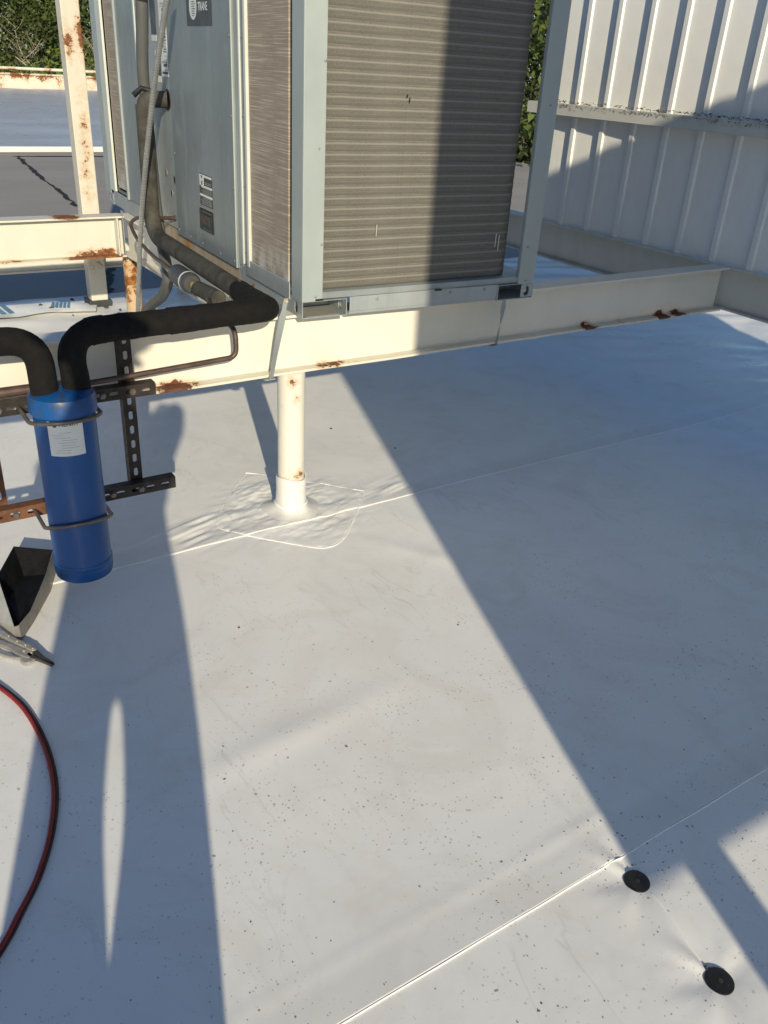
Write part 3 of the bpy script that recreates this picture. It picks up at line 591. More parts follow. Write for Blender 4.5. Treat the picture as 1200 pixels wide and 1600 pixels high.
# safety notice above the handle: white head bars, dark text blocks
lb = labelplate(.850, 1.005, 1.034, 1.158, -.0082, 'notice_label', 'badge_grey', pan)
for (q0, q1, z0, z1) in ((.858, .948, 1.146, 1.155), (.952, 1.002, 1.112, 1.155), (.853, .985, 1.106, 1.114), (.853, 1.002, 1.070, 1.079)):
    labelplate(q0, q1, z0, z1, -.0092, 'label_bar', 'label_white', lb)
for i in range(11):
    z0 = 1.040+i*.0063+(.012 if i > 4 else 0)+(.012 if i > 8 else 0); labelplate(.860+.008*rnd.random(), .94+.055*rnd.random(), z0, z0+.0018, -.0092, 'text_line', 'label_grey', lb)
P(MB().prism([(.962, 1.151), (.985, 1.151), (.973, 1.136)], -.0104, -.0096, 0), 'pictogram', 'label_ink', lb); P(MB().prism([(.965, 1.115), (.978, 1.115), (.982, 1.128), (.970, 1.132)], -.0104, -.0096, 0), 'pictogram', 'label_ink', lb)
# maker's badge with disc and lettering
bd = labelplate(.782, 1.068, 1.690, 1.90, -.0085, 'badge', 'badge_grey', pan)
cz, cdd, rz_ = 1.757, .990, .046
b = MB(); n = 40; vs = [(-.0095, cdd+math.cos(2*math.pi*k/n)*.044, cz+math.sin(2*math.pi*k/n)*rz_) for k in range(n)]; b.add(vs, [tuple(range(n))[::-1]]); P(b, 'emblem_disc', 'label_white', bd)
for i in range(9):
    z_ = cz-.034+i*.0078; hw = .026*math.sqrt(max(0, 1-((z_-cz)/rz_)**2)); P(MB().box((-.0102, cdd-hw-(.004 if i % 2 else -.004), z_), (-.0097, cdd+hw*.55, z_+.0024)), 'emblem_stripe', 'badge_grey', bd)
def text_mesh(txt, size, fn, name, mat, parent, extrude=0.0):
    cu = bpy.data.curves.new(name, 'FONT'); cu.body = txt; cu.size = size; cu.align_x = 'CENTER'; cu.offset = .0012*size/.05 if extrude == 0 else 0
    t = bpy.data.objects.new('t', cu); COL.objects.link(t); dg = bpy.context.evaluated_depsgraph_get(); me = bpy.data.meshes.new_from_object(t.evaluated_get(dg)); bpy.data.objects.remove(t)
    for v in me.vertices: v.co = fn(v.co.x, v.co.y)
    me.materials.append(M[mat]); o = bpy.data.objects.new(name, me); COL.objects.link(o); o.parent = parent; return o
text_mesh('TRANE', .046, lambda x, y: (-.0097, .878-x*.72, 1.757-.80+y*.85-.016), 'lettering', 'label_white', bd)
# service panel behind: data plates, ports, stubs
p2 = slab(1.347, 1.83, .87, ZT-.02, 'service_panel', 'galv', a=-.004, bevel=.002); slab(1.833, 1.85, .88, ZT, 'trim', 'post_edge', a=-.008)
slab(1.852, 2.19, .88, ZT, 'side_panel', 'galv_dark', a=-.002); slab(2.192, 2.21, .88, ZT, 'trim', 'galv', a=-.012)
P(MB().box((.02, 2.212, .905), (.035, 2.50, ZT)), 'coil', 'coil_side'); slab(2.502, 2.60, .88, ZT, 'mullion', 'post_edge', a=-.002)
dl = labelplate(1.36, 1.455, 1.50, 1.98, -.0045, 'data_plate', 'label_white', p2)
zz = 1.51
while zz < 1.96:
    h_ = rnd.choice((.0035, .004, .009, .012)); q0 = 1.364+rnd.random()*.01; labelplate(q0, 1.40+rnd.random()*.05, zz, zz+h_, -.0055, 'text_line', 'label_ink' if rnd.random() < .35 else 'label_faint', dl); zz += h_+rnd.choice((.004, .006, .012))
for (q0, q1, z0, z1, m) in ((1.47, 1.545, 1.475, 1.50, 'label_white'), (1.47, 1.545, 1.502, 1.575, 'badge_grey'), (1.47, 1.545, 1.578, 1.60, 'label_white'), (1.505, 1.58, 1.66, 1.80, 'badge_grey'), (1.505, 1.58, 1.803, 1.83, 'label_white'), (1.505, 1.58, 1.635, 1.658, 'label_white')):
    labelplate(q0, q1, z0, z1, -.0045, 'notice_label', m, p2)
for d_, zz, r_ in ((1.42, 1.02, .017), (1.36, 1.085, .02), (1.49, 1.10, .018)):
    P(MB().lathe([(r_, 0), (r_, .002), (r_*.8, .003), (r_*.8, .0005)], (-.004, d_, zz), 20, (-1, 0, 0)), 'port_ring', 'galv_dark', p2); P(MB().lathe([(r_*.78, 0), (r_*.78, .0022)], (-.004, d_, zz), 20, (-1, 0, 0)), 'port_plug', 'brass' if d_ > 1.45 else 'black_plastic', p2)
P(MB().lathe([(.043, 0), (.043, .003), (.036, .004), (.036, .001)], (-.004, 1.40, 1.41), 28, (-1, 0, 0)), 'pipe_collar', 'black_plastic', p2)
# right and rear skins, roof with two fan rings
P(MB().box((.03, D_-.03, .89), (W_-.03, D_-.026, ZT)), 'rear_panel', 'galv'); P(MB().box((.06, .60, .89), (.064, 2.6, ZT)), 'inner_wall', 'galv_dark')
P(MB().box((-.012, -.012, ZT), (W_+.012, D_+.012, ZT+.05)), 'top_panel', 'post_paint', bevel=.004)
for d_ in (.72, 2.0):
    P(MB().lathe([(.42, 0), (.42, .09), (.40, .10), (.385, .09), (.385, .0)], (W_/2, d_, ZT+.052), 48), 'fan_ring', 'galv', smooth=True)
    for r_ in (.08, .16, .24, .32): P(MB().tube([(W_/2+r_*math.cos(t*math.pi/18), d_+r_*math.sin(t*math.pi/18), ZT+.145) for t in range(37)], .003, 6, False), 'grille_wire', 'black_plastic')
# ------------------------------------------------------------------ straps holding the unit down
def strap(name, label, top, bot, twist, loc, wd=.028, th=.002, mat='galv'):
    b = MB(); n = 14; vs = []; fs = []; tp, bt = Vector(top), Vector(bot)
    for i in range(n+1):
        t = i/n; p = tp.lerp(bt, t)+Vector((-.006*math.sin(math.pi*t)+0, -.010*math.sin(math.pi*t*.9), 0)); a = twist*(1/(1+math.exp(-9*(t-.5))))
        u = Vector((math.cos(a), math.sin(a), 0)); v = Vector((-math.sin(a), math.cos(a), 0)); wl = wd*(.62 if t < .18 else 1)
        for su, sv in ((-1, -1), (1, -1), (1, 1), (-1, 1)): vs.append(p+u*wl/2*su+v*th/2*sv)
    for i in range(n):
        for e in range(4): fs.append((i*4+e, i*4+(e+1) % 4, i*4+4+(e+1) % 4, i*4+4+e))
    fs += [(3, 2, 1, 0), tuple(n*4+e for e in range(4))]
    e_ = thing(name, label, 'strap', bot, 'straps tying the unit down')
    b.add(vs, fs).build('band', mat, e_)
    q = Vector(bot); MB().box((q.x-.024, q.y-.004, q.z-.006), (q.x+.016, 2.70, q.z-.003)).build('hooked_end', mat, e_)
    MB().lathe([(.006, 0), (.006, .004), (.003, .006)], Vector(top)+Vector((0, -.002, -.01)), 12, (0, -1, 0)).build('screw', 'rusty_column', e_)
strap('hold_down_strap', 'twisted grey metal strap hanging beside the pipe column from the unit', (1.325, 2.606, .87), (1.272, 2.622, .585), .6, None)
strap('hold_down_strap', 'narrow grey metal strap below the unit foot in the shade', (2.315, 2.600, .80), (2.315, 2.624, .585), 1.2, None, .026)
b = MB(); b.box((1.425, 4.735, .60), (1.428, 4.762, .83)); 
tag(b.build('hold_down_strap', 'galv', origin=(1.426, 4.75, .60)), 'flat grey strap against the end of the rust edged side beam', 'strap', 'straps tying the unit down')
# ------------------------------------------------------------------ piping
sl = thing('suction_line', 'thick black insulated suction pipe bending along the unit and down to the blue shell', 'pipe', tuple(U(-.10, 1.44, 1.41)))
pts = [U(-.004, 1.40, 1.41), U(-.085, 1.42, 1.41), U(-.10, 1.44, 1.35), U(-.10, 1.44, 1.1)]
MB().tube(rounded([U(-.006, 1.40, 1.41), U(-.10, 1.43, 1.41), U(-.10, 1.44, 1.33)], .05), [.034]*2+[.035]*30 if False else .034, 20).build('stub', 'old_foam', sl, smooth=True)
MB().tube(rounded([U(-.10, 1.44, 1.385), U(-.10, 1.44, .835), U(-.10, .30, .828)], .13, 10), .0365, 20).build('insulated_run', 'old_foam', sl, smooth=True)
fr = rounded([U(-.10, .34, .828), (1.243, 2.60, .850), (1.172, 2.422, .893), (.545, 2.42, .884), (.553, 2.42, .70)], [0, .10, .09, .095, 0], 10)
rs = [.0385+.0012*math.sin(i*1.7)+.0008*math.sin(i*4.1) for i in range(len(fr))]
def dense(p, st=.012):
    out = []
    for a, b in zip(p, p[1:]):
        k = max(1, int((b-a).length/st)); out += [a.lerp(b, i/k) for i in range(k)]
    return out+[p[-1]]
fr = dense(fr); rs = [.0385+.0010*math.sin(i*.37)+.0007*math.sin(i*.91) for i in range(len(fr))]
MB().tube(fr, rs, 26, jit=.0011).build('black_run', 'black_foam', sl, smooth=True)
for t_, w_ in ((.34, 3), (.62, 2), (.80, 3)):      # taped butt joints in the foam
    i_ = int(len(fr)*t_); MB().tube(fr[i_:i_+w_+1], .0402, 24, False).build('joint_tape', 'black_foam', sl, smooth=True)
MB().tube([U(-.10, .335, .828), U(-.10, .305, .829)], .040, 20).build('tape_wrap', 'strut_rust', sl, smooth=True)
for i in range(10): 
    a = rnd.uniform(0, 6.28); c_ = U(-.10+.04*math.cos(a), .30+rnd.uniform(-.02, .03), .829+.04*math.sin(a)); MB().tube([c_, c_+Vector((rnd.uniform(-.012, .012), rnd.uniform(-.02, .02), rnd.uniform(0, .012)))], .004, 6).build('torn_tape', 'strut_rust', sl)
MB().tube([U(-.06, 1.415, 1.437), U(-.105, 1.44, 1.45), U(-.14, 1.45, 1.42)], .012, 8).build('clamp', 'black_plastic', sl, smooth=True)
ol = thing('outlet_line', 'black insulated pipe rising from the blue shell and bending away from the unit', 'pipe', (.466, 2.42, .62))
MB().tube(rounded([(.463, 2.42, .70), (.460, 2.42, .878), (.20, 2.42, .884), (-.5, 2.42, .884)], [0, .10, .1, 0], 10), .0385, 26).build('black_run', 'black_foam', ol, smooth=True)
gc = thing('grey_conduit', 'smooth grey plastic conduit rising beside the unit behind the black pipe', 'conduit', tuple(U(-.06, 1.5, .9)))
MB().tube(spline([U(-.062, 1.47, 1.95), U(-.062, 1.50, 1.75), U(-.062, 1.55, 1.55), U(-.055, 1.57, 1.40), U(-.05, 1.56, 1.2), U(-.05, 1.53, .95), U(-.06, 1.44, .78), U(-.08, 1.31, .67), U(-.085, 1.40, .56), U(-.09, 1.60, .46), U(-.09, 1.75, .35), U(-.09, 1.80, .06)], 8), .026, 18).build('tube', 'grey_pvc', gc, smooth=True)
MB().tube([U(-.062, 1.475, 1.79), U(-.062, 1.463, 1.87)], .031, 18).build('coupling', 'grey_pvc', gc, smooth=True)
fc = thing('flexible_conduit', 'silver corrugated metal conduit slanting down in front of the grey panels', 'conduit', tuple(U(-.16, 1.68, .02)))
cl = spline([U(-.16, .70, 1.95), U(-.16, .82, 1.77), U(-.16, 1.08, 1.44), U(-.16, 1.38, .95), U(-.16, 1.59, .46), U(-.16, 1.66, .22), U(-.16, 1.68, .02)], 75)
MB().tube(cl, [.0112+(.0005 if i % 2 else -.0004) for i in range(len(cl))], 12).build('corrugated_tube', 'flex_steel', fc, smooth=False)
ll = thing('liquid_line', 'thin brown copper refrigerant line running from the unit past the beam', 'pipe', tuple(U(-.07, 1.39, .91)))
MB().tube(rounded([U(-.004, 1.385, .915), U(-.07, 1.46, .905), U(-.12, 1.62, .885), U(-.14, 1.70, .845), U(-.15, 1.56, .80), U(-.15, 1.30, .768), U(-.15, .95, .766)], [0, .04, .1, .045, .08, .1, 0], 7), .0085, 12).build('tube', 'pipe_copper', ll, smooth=True)
MB().tube(rounded([U(-.15, .72, .764), U(-.16, .50, .764), (1.118, 2.80, .80), (1.112, 2.555, .80), (1.112, 2.555, .704), (.60, 2.555, .681), (-.6, 2.555, .69)], [0, .06, .05, .05, .03, .1, 0], 8), .0088, 14).build('tube', 'pipe_copper', ll, smooth=True)
MB().tube([(.47, 2.555, .689), (.10, 2.555, .689)], .0155, 14).build('sleeve', 'pipe_copper', ll, smooth=True)
MB().tube([U(-.15, .66, .765), U(-.14, .45, .775)], .030, 16).build('insulation', 'old_foam', ll, smooth=True)
MB().lathe([(.013, 0), (.013, .004), (.010, .006)], U(-.006, 1.385, .915), 16, (-1, 0, 0)).build('stub_ring', 'pipe_copper', ll)
fd = thing('filter_drier', 'short dark grey cylinder fitted in the copper line below the unit rail', 'filter drier', tuple(U(-.15, .84, .72)))
ax = (U(-.15, .72, 0)-U(-.15, .95, 0)).normalized()
MB().lathe([(.012, -.0), (.03, .004), (.041, .02), (.042, .05), (.042, .19), (.041, .205), (.034, .214), (.012, .216)], U(-.15, .95, .765), 28, ax).build('shell', 'drier_grey', fd, smooth=True)
MB().lathe([(.012, .214), (.016, .218), (.016, .235), (.010, .24), (.010, .27)], U(-.15, .95, .765), 16, ax).build('fitting', 'brass', fd, smooth=True)
MB().lathe([(.0422, .160), (.0425, .161), (.0425, .172), (.0422, .173)], U(-.15, .95, .765), 28, ax).build('label_band', 'label_white', fd, smooth=True)
# ------------------------------------------------------------------ blue shell on its strut bracket
SX, SY, SR = .508, 2.42, .087
bs = thing('blue_shell', 'blue painted steel accumulator with a white label, strapped to the dark strut bracket', 'accumulator', (SX, SY, .08))
MB().lathe([(.03, .103), (.068, .105), (.086, .116), (.0895, .132), (.0895, .160), (SR, .166), (SR, .656), (.0945, .665), (.0945, .702), (.090, .716), (.074, .725), (.045, .729), (.001, .730)], (SX, SY, 0), 64).build('shell', 'shell_blue', bs, smooth=True)
MB().lathe([(.0890, .152), (.0902, .155), (.0902, .166), (.0876, .170)], (SX, SY, 0), 64).build('weld_ring', 'shell_blue', bs, smooth=True)
for px in (.463, .553): MB().lathe([(.040, .706), (.041, .716), (.030, .726), (.0385, .73)], (px, SY, 0), 28).build('port', 'shell_blue', bs, smooth=True)
def cyl(u, z, r): a = -math.pi/2-.23+u/SR; return (SX+r*math.cos(a), SY+r*math.sin(a), z)
b = MB(); n = 18; u0, u1 = -.050, .049; vs = [cyl(u0+(u1-u0)*i/n, z, SR+.0008) for z in (.551, .660) for i in range(n+1)]
lab = b.add(vs, [(i, i+1, n+2+i, n+1+i) for i in range(n)]).build('label', 'label_white', bs)
def inkline(q0, q1, z, h, mat, name='text_line'):
    b = MB(); n = 6; vs = [cyl(q0+(q1-q0)*i/n, zz_, SR+.0014) for zz_ in (z, z+h) for i in range(n+1)]; b.add(vs, [(i, i+1, n+2+i, n+1+i) for i in range(n)]).build(name, mat, lab)
for i in range(9):
    z = .561+i*.0078; q0 = -.040+rnd.random()*.03; inkline(q0, q0+.03+rnd.random()*.02, z, .0016, 'label_faint')
inkline(-.034, -.024, .641, .015, 'label_ink', 'emblem')
def wrap(x, y):
    v = Vector(cyl(.010+x, 0.644+y, SR+.0015)); return v-Vector((SX, SY, .08))
text_mesh('HENRY', .017, wrap, 'lettering', 'badge_grey', lab)
# bracket
br = thing('strut_bracket', 'dark rusty slotted steel strut bracket bolted to the front of the beam', 'bracket', (.75, 2.60, .25))
def strut(O, U_, V_, ln, mat, name='strut', pitch=.0508, wd=.0413, dp=.038, slot=.0145, skip=()):
    """channel: slotted back plate facing the camera, two side walls going away from it"""
    O, U_, V_ = Vector(O), Vector(U_), Vector(V_); N = U_.cross(V_); t = .0026; b = MB()
    k = int(ln/pitch); off = (ln-(k-1)*pitch)/2
    b.holed(O, U_, V_, ln, wd, [(off+i*pitch, wd/2, slot, .007) for i in range(k)], -t)
    for v0 in (0, wd-t):
        p = [O+V_*v0-N*t, O+V_*(v0+t)-N*t]; q = [x-N*(dp-t) for x in p]; r = p+[q[1], q[0]]; vs = r+[x+U_*ln for x in r]
        b.add(vs, [(0, 1, 2, 3), (7, 6, 5, 4)]+[(i, 4+i, 4+(i+1) % 4, (i+1) % 4) for i in range(4)])
    return b.build(name, mat, br)
strut((.7705, 2.588, .262), (0, 0, 1), (-1, 0, 0), .56, 'strut_dark')                    # upright on the right
strut((.338, 2.588, .262), (0, 0, 1), (-1, 0, 0), .37, 'strut_rust')                      # upright on the left
strut((.10, 2.546, .618), (1, 0, 0), (0, 0, 1), .725, 'strut_dark'); strut((-.2, 2.546, .272), (1, 0, 0), (0, 0, 1), .64, 'strut_rust'); strut((.4405, 2.546, .272), (1, 0, 0), (0, 0, 1), .43, 'strut_dark')
for (x_, z_) in ((.75, .6385), (.75, .293), (.35, .293), (.35, .6385), (.655, .293), (.655, .6385)):
    MB().lathe([(.011, 0), (.011, .003), (.0085, .003), (.0085, .009)], (x_, 2.5445, z_), 6, (0, -1, 0)).build('bolt', 'rod_steel', br)
for zc, tilt in ((.640, -.018), (.294, -.036)):
    pts = [(SX-.101, 2.56, zc)]+[(SX+.101*math.cos(a), SY+.096*math.sin(a), zc+tilt*math.sin(a)) for a in np.linspace(-math.pi, 0, 25)]+[(SX+.101, 2.56, zc)]
    MB().tube(pts, .0062, 12).build('u_bolt', 'rod_steel', br, smooth=True)
# ------------------------------------------------------------------ things lying on the roof
tr = thing('metal_tray', 'small open sheet metal tray lined with black tar beside the blue shell', 'tray', (.34, 2.5, 0))
rimp = [(.258, 2.300, .050), (.272, 2.300, .050), (.318, 2.350, .056), (.405, 2.515, .070), (.463, 2.655, .075), (.352, 2.735, .078), (.266, 2.560, .082)]
botp = [(.258, 2.290), (.272, 2.290), (.325, 2.370), (.412, 2.520), (.462, 2.640), (.365, 2.700), (.215, 2.45)]
n = len(rimp)
def tray_wall(idx, mat, name):
    b = MB()
    for i in idx:
        j = (i+1) % n; b.add([(*botp[i], Z(*botp[i])+.001), (*botp[j], Z(*botp[j])+.001), rimp[j], rimp[i]], [(0, 1, 2, 3)])
    o = b.build(name, mat, tr); so = o.modifiers.new('thickness', 'SOLIDIFY'); so.thickness = .0012; return o
tray_wall([0, 1, 2, 3], 'tray_steel', 'side_wall'); tray_wall([6], 'sheet_bright', 'end_wall'); tray_wall([4, 5], 'tar', 'back_wall')
cen = (.335, 2.50, .012); b = MB(); inn = [(x+(cen[0]-x)*.025, y+(cen[1]-y)*.025, z-.0015) for x, y, z in rimp]; low = [(x+(cen[0]-x)*.30, y+(cen[1]-y)*.30, .016+.006*math.sin(i*2.2)) for i, (x, y) in enumerate(botp)]
b.add(inn+low+[cen], [(i, n+i, n+(i+1) % n, (i+1) % n) for i in range(n)]+[(n+i, 2*n, n+(i+1) % n) for i in range(n)]); b.build('tar_lining', 'tar', tr)
MB().tube([rimp[1], rimp[2], rimp[3], rimp[4]], .0016, 8).build('rolled_rim', 'tray_steel', tr, smooth=True)
# locking pliers
pl = thing('locking_pliers', 'silver long nose locking pliers lying beside the metal tray', 'pliers', (.27, 2.2, 0))
zb = Z(.26, 2.2)
def pxf(u, v):  # tool frame: u along the tool towards the nose, v to its left
    return (.286+u*.845+v*.534*-1*-.0, 2.180+u*-.0, 0)
TD = Vector((.122, -.215, 0)).normalized(); TN = Vector((-TD.y, TD.x, 0)); TO = Vector((.262, 2.225, zb))
def tp(u, v, z=0): q = TO+TD*u+TN*v; return (q.x, q.y, q.z+z)
def tprism(poly, z0, z1, name, mat, bevel=.0012):
    n = len(poly); b = MB(); b.add([tp(u, v, z0) for u, v in poly]+[tp(u, v, z1) for u, v in poly], [tuple(range(n))[::-1], tuple(range(n, 2*n))]+[(i, (i+1) % n, n+(i+1) % n, n+i) for i in range(n)])
    return b.build(name, mat, pl, bevel=bevel)
tprism([(-.20, .030), (-.11, .026), (-.06, .020), (-.02, .020), (.03, .018), (.045, .012), (.04, .002), (-.02, .004), (-.09, .008), (-.2, .010)], .012, .024, 'upper_handle', 'tool_steel')
tprism([(-.20, -.014), (-.12, -.008), (-.05, -.002), (.0, .001), (.035, .002), (.05, -.004), (.045, -.022), (.02, -.026), (-.03, -.018), (-.11, -.022), (-.2, -.028)], .006, .018, 'lower_handle', 'tool_steel')
tprism([(.03, .018), (.050, .014), (.085, .003), (.13, -.002), (.13, -.005), (.08, -.005), (.04, .0)], .010, .022, 'upper_jaw', 'tool_dark')
tprism([(.03, -.003), (.08, -.0065), (.128, -.0065), (.128, -.010), (.075, -.013), (.05, -.018), (.03, -.014)], .008, .018, 'lower_jaw', 'tool_dark')
b = MB(); b.lathe([(.020, .003), (.0215, .006), (.0215, .012), (.018, .015), (0.001, .0155)], tp(.045, -.022), 28); b.build('pivot_disc', 'tool_steel', pl, smooth=True)
b = MB(); b.tube([tp(*q) for q in ((.028, -.028, .01), (.0, -.040, .009), (-.04, -.046, .008), (-.09, -.040, .008), (-.13, -.030, .009))], .0055, 10); b.build('release_lever', 'tool_steel', pl, smooth=True)
for u, v in ((-.035, .012), (.0, .012), (.032, .010), (.037, .0), (.012, -.006), (-.075, .016)): MB().lathe([(.0042, .0), (.0042, .003), (.002, .0045)], tp(u, v, .023 if v > .005 else .0175), 12).build('rivet', 'tool_steel', pl, smooth=True)
# red hose
hs = thing('hose', 'dark red rubber hose curving across the white roof near the pliers', 'hose', (.2, 1.7, 0))
hp = [(.02, 2.30), (.11, 2.20), (.17, 2.086), (.21, 1.958), (.222, 1.798), (.208, 1.644), (.168, 1.511), (.114, 1.403), (.059, 1.327), (.01, 1.265), (-.10, 1.16), (-.3, 1.05)]
hp = [(p.x, p.y) for p in spline([(*q, 0) for q in hp], 8)]
MB().tube([(x-.003, y, Z(x, y)+.0062+.004*max(0, math.sin(i*.11))) for i, (x, y) in enumerate(hp)], .0054, 14).build('red_tube', 'hose_red', hs, smooth=True)
MB().tube([(x+.0065, y+.003, Z(x, y)+.0045) for x, y in hp], .0042, 12).build('dark_tube', 'hose_dark', hs, smooth=True)
# membrane discs
for (x_, y_, lb_) in ((1.258, .731, 'round black plastic disc on the seam with a thin line running from it'), (1.220, .477, 'round black plastic disc with a small black crumb stuck beside it')):
    z_ = max(Z(x_+.03*math.cos(a), y_+.03*math.sin(a)) for a in np.linspace(0, 6.28, 16))-.0006; e_ = thing('roof_disc', lb_, 'disc', (x_, y_, z_-.004), 'black discs pressed into the membrane')
    MB().lathe([(.029, -.004), (.0295, .0), (.029, .0018), (.026, .0024), (.012, .0016), (.001, .0014)], (x_, y_, z_), 40).build('plate', 'black_plastic', e_, smooth=True)
    MB().lathe([(.0055, .0012), (.0055, .0026), (.003, .0034), (.001, .0034)], (x_+.001, y_-.001, z_), 12).build('screw_head', 'tool_dark', e_, smooth=True)
    for k in range(4): MB().box((x_+.018*math.cos(k*1.6+.4)-.001, y_+.018*math.sin(k*1.6+.4)-.001, z_+.0016), (x_+.018*math.cos(k*1.6+.4)+.001, y_+.018*math.sin(k*1.6+.4)+.001, z_+.0024)).build('nib', 'tool_dark', e_)
def crumb(b, x, y, s_, zoff=0):
    q = [(rnd.uniform(.5, 1)*math.cos(a), rnd.uniform(.5, 1)*math.sin(a)) for a in (0, 1.1, 2.2, 3.1, 4.2, 5.2)]; el = rnd.uniform(.4, 1); th_ = rnd.uniform(0, 6.28); z0 = Z(x, y)-.0003+zoff; pts = []
    for u, v in q: v *= el; pts.append((x+s_*(u*math.cos(th_)-v*math.sin(th_)), y+s_*(u*math.sin(th_)+v*math.cos(th_)), z0))
    pts.append((x+s_*.2*rnd.uniform(-1, 1), y+s_*.2*rnd.uniform(-1, 1), z0+s_*rnd.uniform(.4, .8))); b.add(pts, [(i, (i+1) % 6, 6) for i in range(6)])
b = MB()
for i in range(1300):
    x_ = rnd.uniform(-.2, 2.4); y_ = rnd.uniform(.2, 2.0) if rnd.random() < .8 else rnd.uniform(2, 4); crumb(b, x_, y_, .0008+.0030*rnd.random()**3.5)
for x_, y_, s_ in ((1.223, .515, .008), (1.228, .507, .006), (1.219, .512, .005), (1.50, 1.72, .006), (1.51, 1.73, .005), (.86, .62, .006), (.87, 2.04, .006), (.90, 1.42, .006), (.575, 1.47, .006), (1.95, 3.35, .010), (2.1, 3.0, .009)): crumb(b, x_, y_, s_)
tag(b.build('roof_debris', 'debris'), 'dark grit and crumbs scattered over the white membrane', 'grit', kind='stuff')
# scraps beyond the beam
def scrap(x, y, w_, h_, rz, label, print_=False, mat='bead_white'):
    e_ = thing('membrane_scrap', label, 'scrap', (x, y, Z(x, y))); b = MB(); n = 9; vs = []
    for j in range(n):
        for i in range(n):
            u, v = (i/(n-1)-.5)*w_, (j/(n-1)-.5)*h_; X_ = x+u*math.cos(rz)-v*math.sin(rz); Y_ = y+u*math.sin(rz)+v*math.cos(rz); vs.append((X_, Y_, Z(X_, Y_)+.012+.018*abs(math.sin(u*9+v*5+x))*abs(math.cos(v*6))))
    o = b.add(vs, [(j*n+i, j*n+i+1, (j+1)*n+i+1, (j+1)*n+i) for j in range(n-1) for i in range(n-1)]).build('sheet', mat, e_, smooth=True)
    if print_:
        for k in range(5):
            u = -w_*.35+k*w_*.075; p = [(u, -h_*.28), (u+w_*.05, -h_*.28), (u+w_*.05, h_*.28), (u, h_*.28)]
            q = [(x+a*math.cos(rz)-c*math.sin(rz), y+a*math.sin(rz)+c*math.cos(rz)) for a, c in p]; MB().add([(a, c, Z(a, c)+.034) for a, c in q], [(0, 1, 2, 3)]).build('print_block', 'blue_print', e_)
scrap(1.00, 6.0, .7, .36, .1, 'white membrane offcut printed with blue blocks on the far membrane', True); scrap(1.38, 5.95, .34, .26, -.3, 'small crumpled white and blue offcut lying at the post foot', True); scrap(1.95, 5.55, .6, .34, .4, 'crumpled white membrane offcut under the unit')
b = MB()
for i in range(14): crumb(b, rnd.uniform(.7, 1.9), rnd.uniform(4.9, 6.2), .012+.02*rnd.random(), .02)
tag(b.build('roof_debris', 'debris'), 'dark lumps of debris on the membrane by the cream post', 'debris', kind='stuff')
# ------------------------------------------------------------------ trees beyond the building
def tree(name, label, x, y, hgt, spread, mat, seed, nleaf=6500, zb=-4.6, bare=False):
    rg = random.Random(seed); e_ = thing(name, label, 'tree', (x, y, zb), 'trees beyond the roof edge'); b = MB(); tips = []
    def limb(p, d, ln, r, lev):
        pts = [p]; q = p
        for i in range(4):
            d = (d+Vector((rg.uniform(-.25, .25), rg.uniform(-.25, .25), rg.uniform(-.05, .2)))).normalized(); q = q+d*ln/4; pts.append(q)
        b.tube(pts, [r*(1-.16*i) for i in range(5)], 7 if lev < 2 else 5)
        if lev < (4 if bare else 3):
            for k in range(3 if lev else 7):
                t = rg.uniform(.45, 1) if lev else rg.uniform(.3, 1); s_ = pts[0].lerp(pts[-1], t); a = rg.uniform(0, 6.28); limb(s_, Vector((math.cos(a), math.sin(a), rg.uniform(.15, .9))), ln*rg.uniform(.45, .65), r*.42, lev+1)
        if lev >= 1: tips.extend(pts[2:])
    limb(Vector((x, y, zb)), Vector((0, 0, 1)), hgt*.62, hgt*.018, 0); b.build('trunk', 'dead_wood' if bare else 'bark', e_, smooth=True)
    if not bare:
        cen = []
        for t in tips: cen.append(t)
        for k in range(60):
            a = rg.uniform(0, 6.28); u = rg.random(); zz = zb+hgt*(.18+.82*u); rr = spread*math.sqrt(max(0, 1-((u-.42)/.62)**2))*math.sqrt(rg.random()); cen.append(Vector((x+rr*math.cos(a), y+rr*math.sin(a), zz)))
        rs_ = np.random.RandomState(seed); ci = rs_.randint(0, len(cen), nleaf); C_ = np.array([tuple(c) for c in cen])[ci]+rs_.normal(0, 1, (nleaf, 3))*np.array([.55, .55, .42])
        n1_ = rs_.normal(0, 1, (nleaf, 3)); n1_ /= np.linalg.norm(n1_, axis=1)[:, None]; n2_ = np.cross(n1_, rs_.normal(0, 1, (nleaf, 3))); n2_ /= np.linalg.norm(n2_, axis=1)[:, None]; sz = rs_.uniform(.06, .15, (nleaf, 1))
        V = np.concatenate([C_-n1_*sz, C_+n2_*sz*.5, C_+n1_*sz, C_-n2_*sz*.5], 1).reshape(-1, 3); lb_ = MB(); lb_.v = [tuple(v) for v in V]; lb_.f = [(4*i, 4*i+1, 4*i+2, 4*i+3) for i in range(nleaf)]; lb_.mi = [0]*nleaf
        lb_.build('crown', mat, e_)
tree('broadleaf_tree', 'tall dense dark green tree beside the bare tree behind the parapet', 9.2, 50, 11.5, 4.6, 'leaf_dark', 1, 15000)
tree('broadleaf_tree', 'mid green tree with a ragged top against the sky', 14.6, 49, 9.2, 3.2, 'leaf_mid', 2, 9000)
tree('bare_tree', 'pale leafless branching tree standing among the green crowns', 12.6, 46.5, 8.0, 2, 'leaf_mid', 3, bare=True)
tree('leafy_bush', 'bright yellow green bushy sapling just behind the parapet rail', 11.8, 43.5, 5.9, 2.4, 'leaf_bright', 4, 7000)
tree('leafy_bush', 'low mid green bush at the foot of the dark tree', 8.6, 43.5, 5.6, 2.6, 'leaf_mid', 5, 7000)
tree('broadleaf_tree', 'olive green tree filling behind the bare branches', 12.4, 53, 11.2, 4.2, 'leaf_dark', 6, 12000)
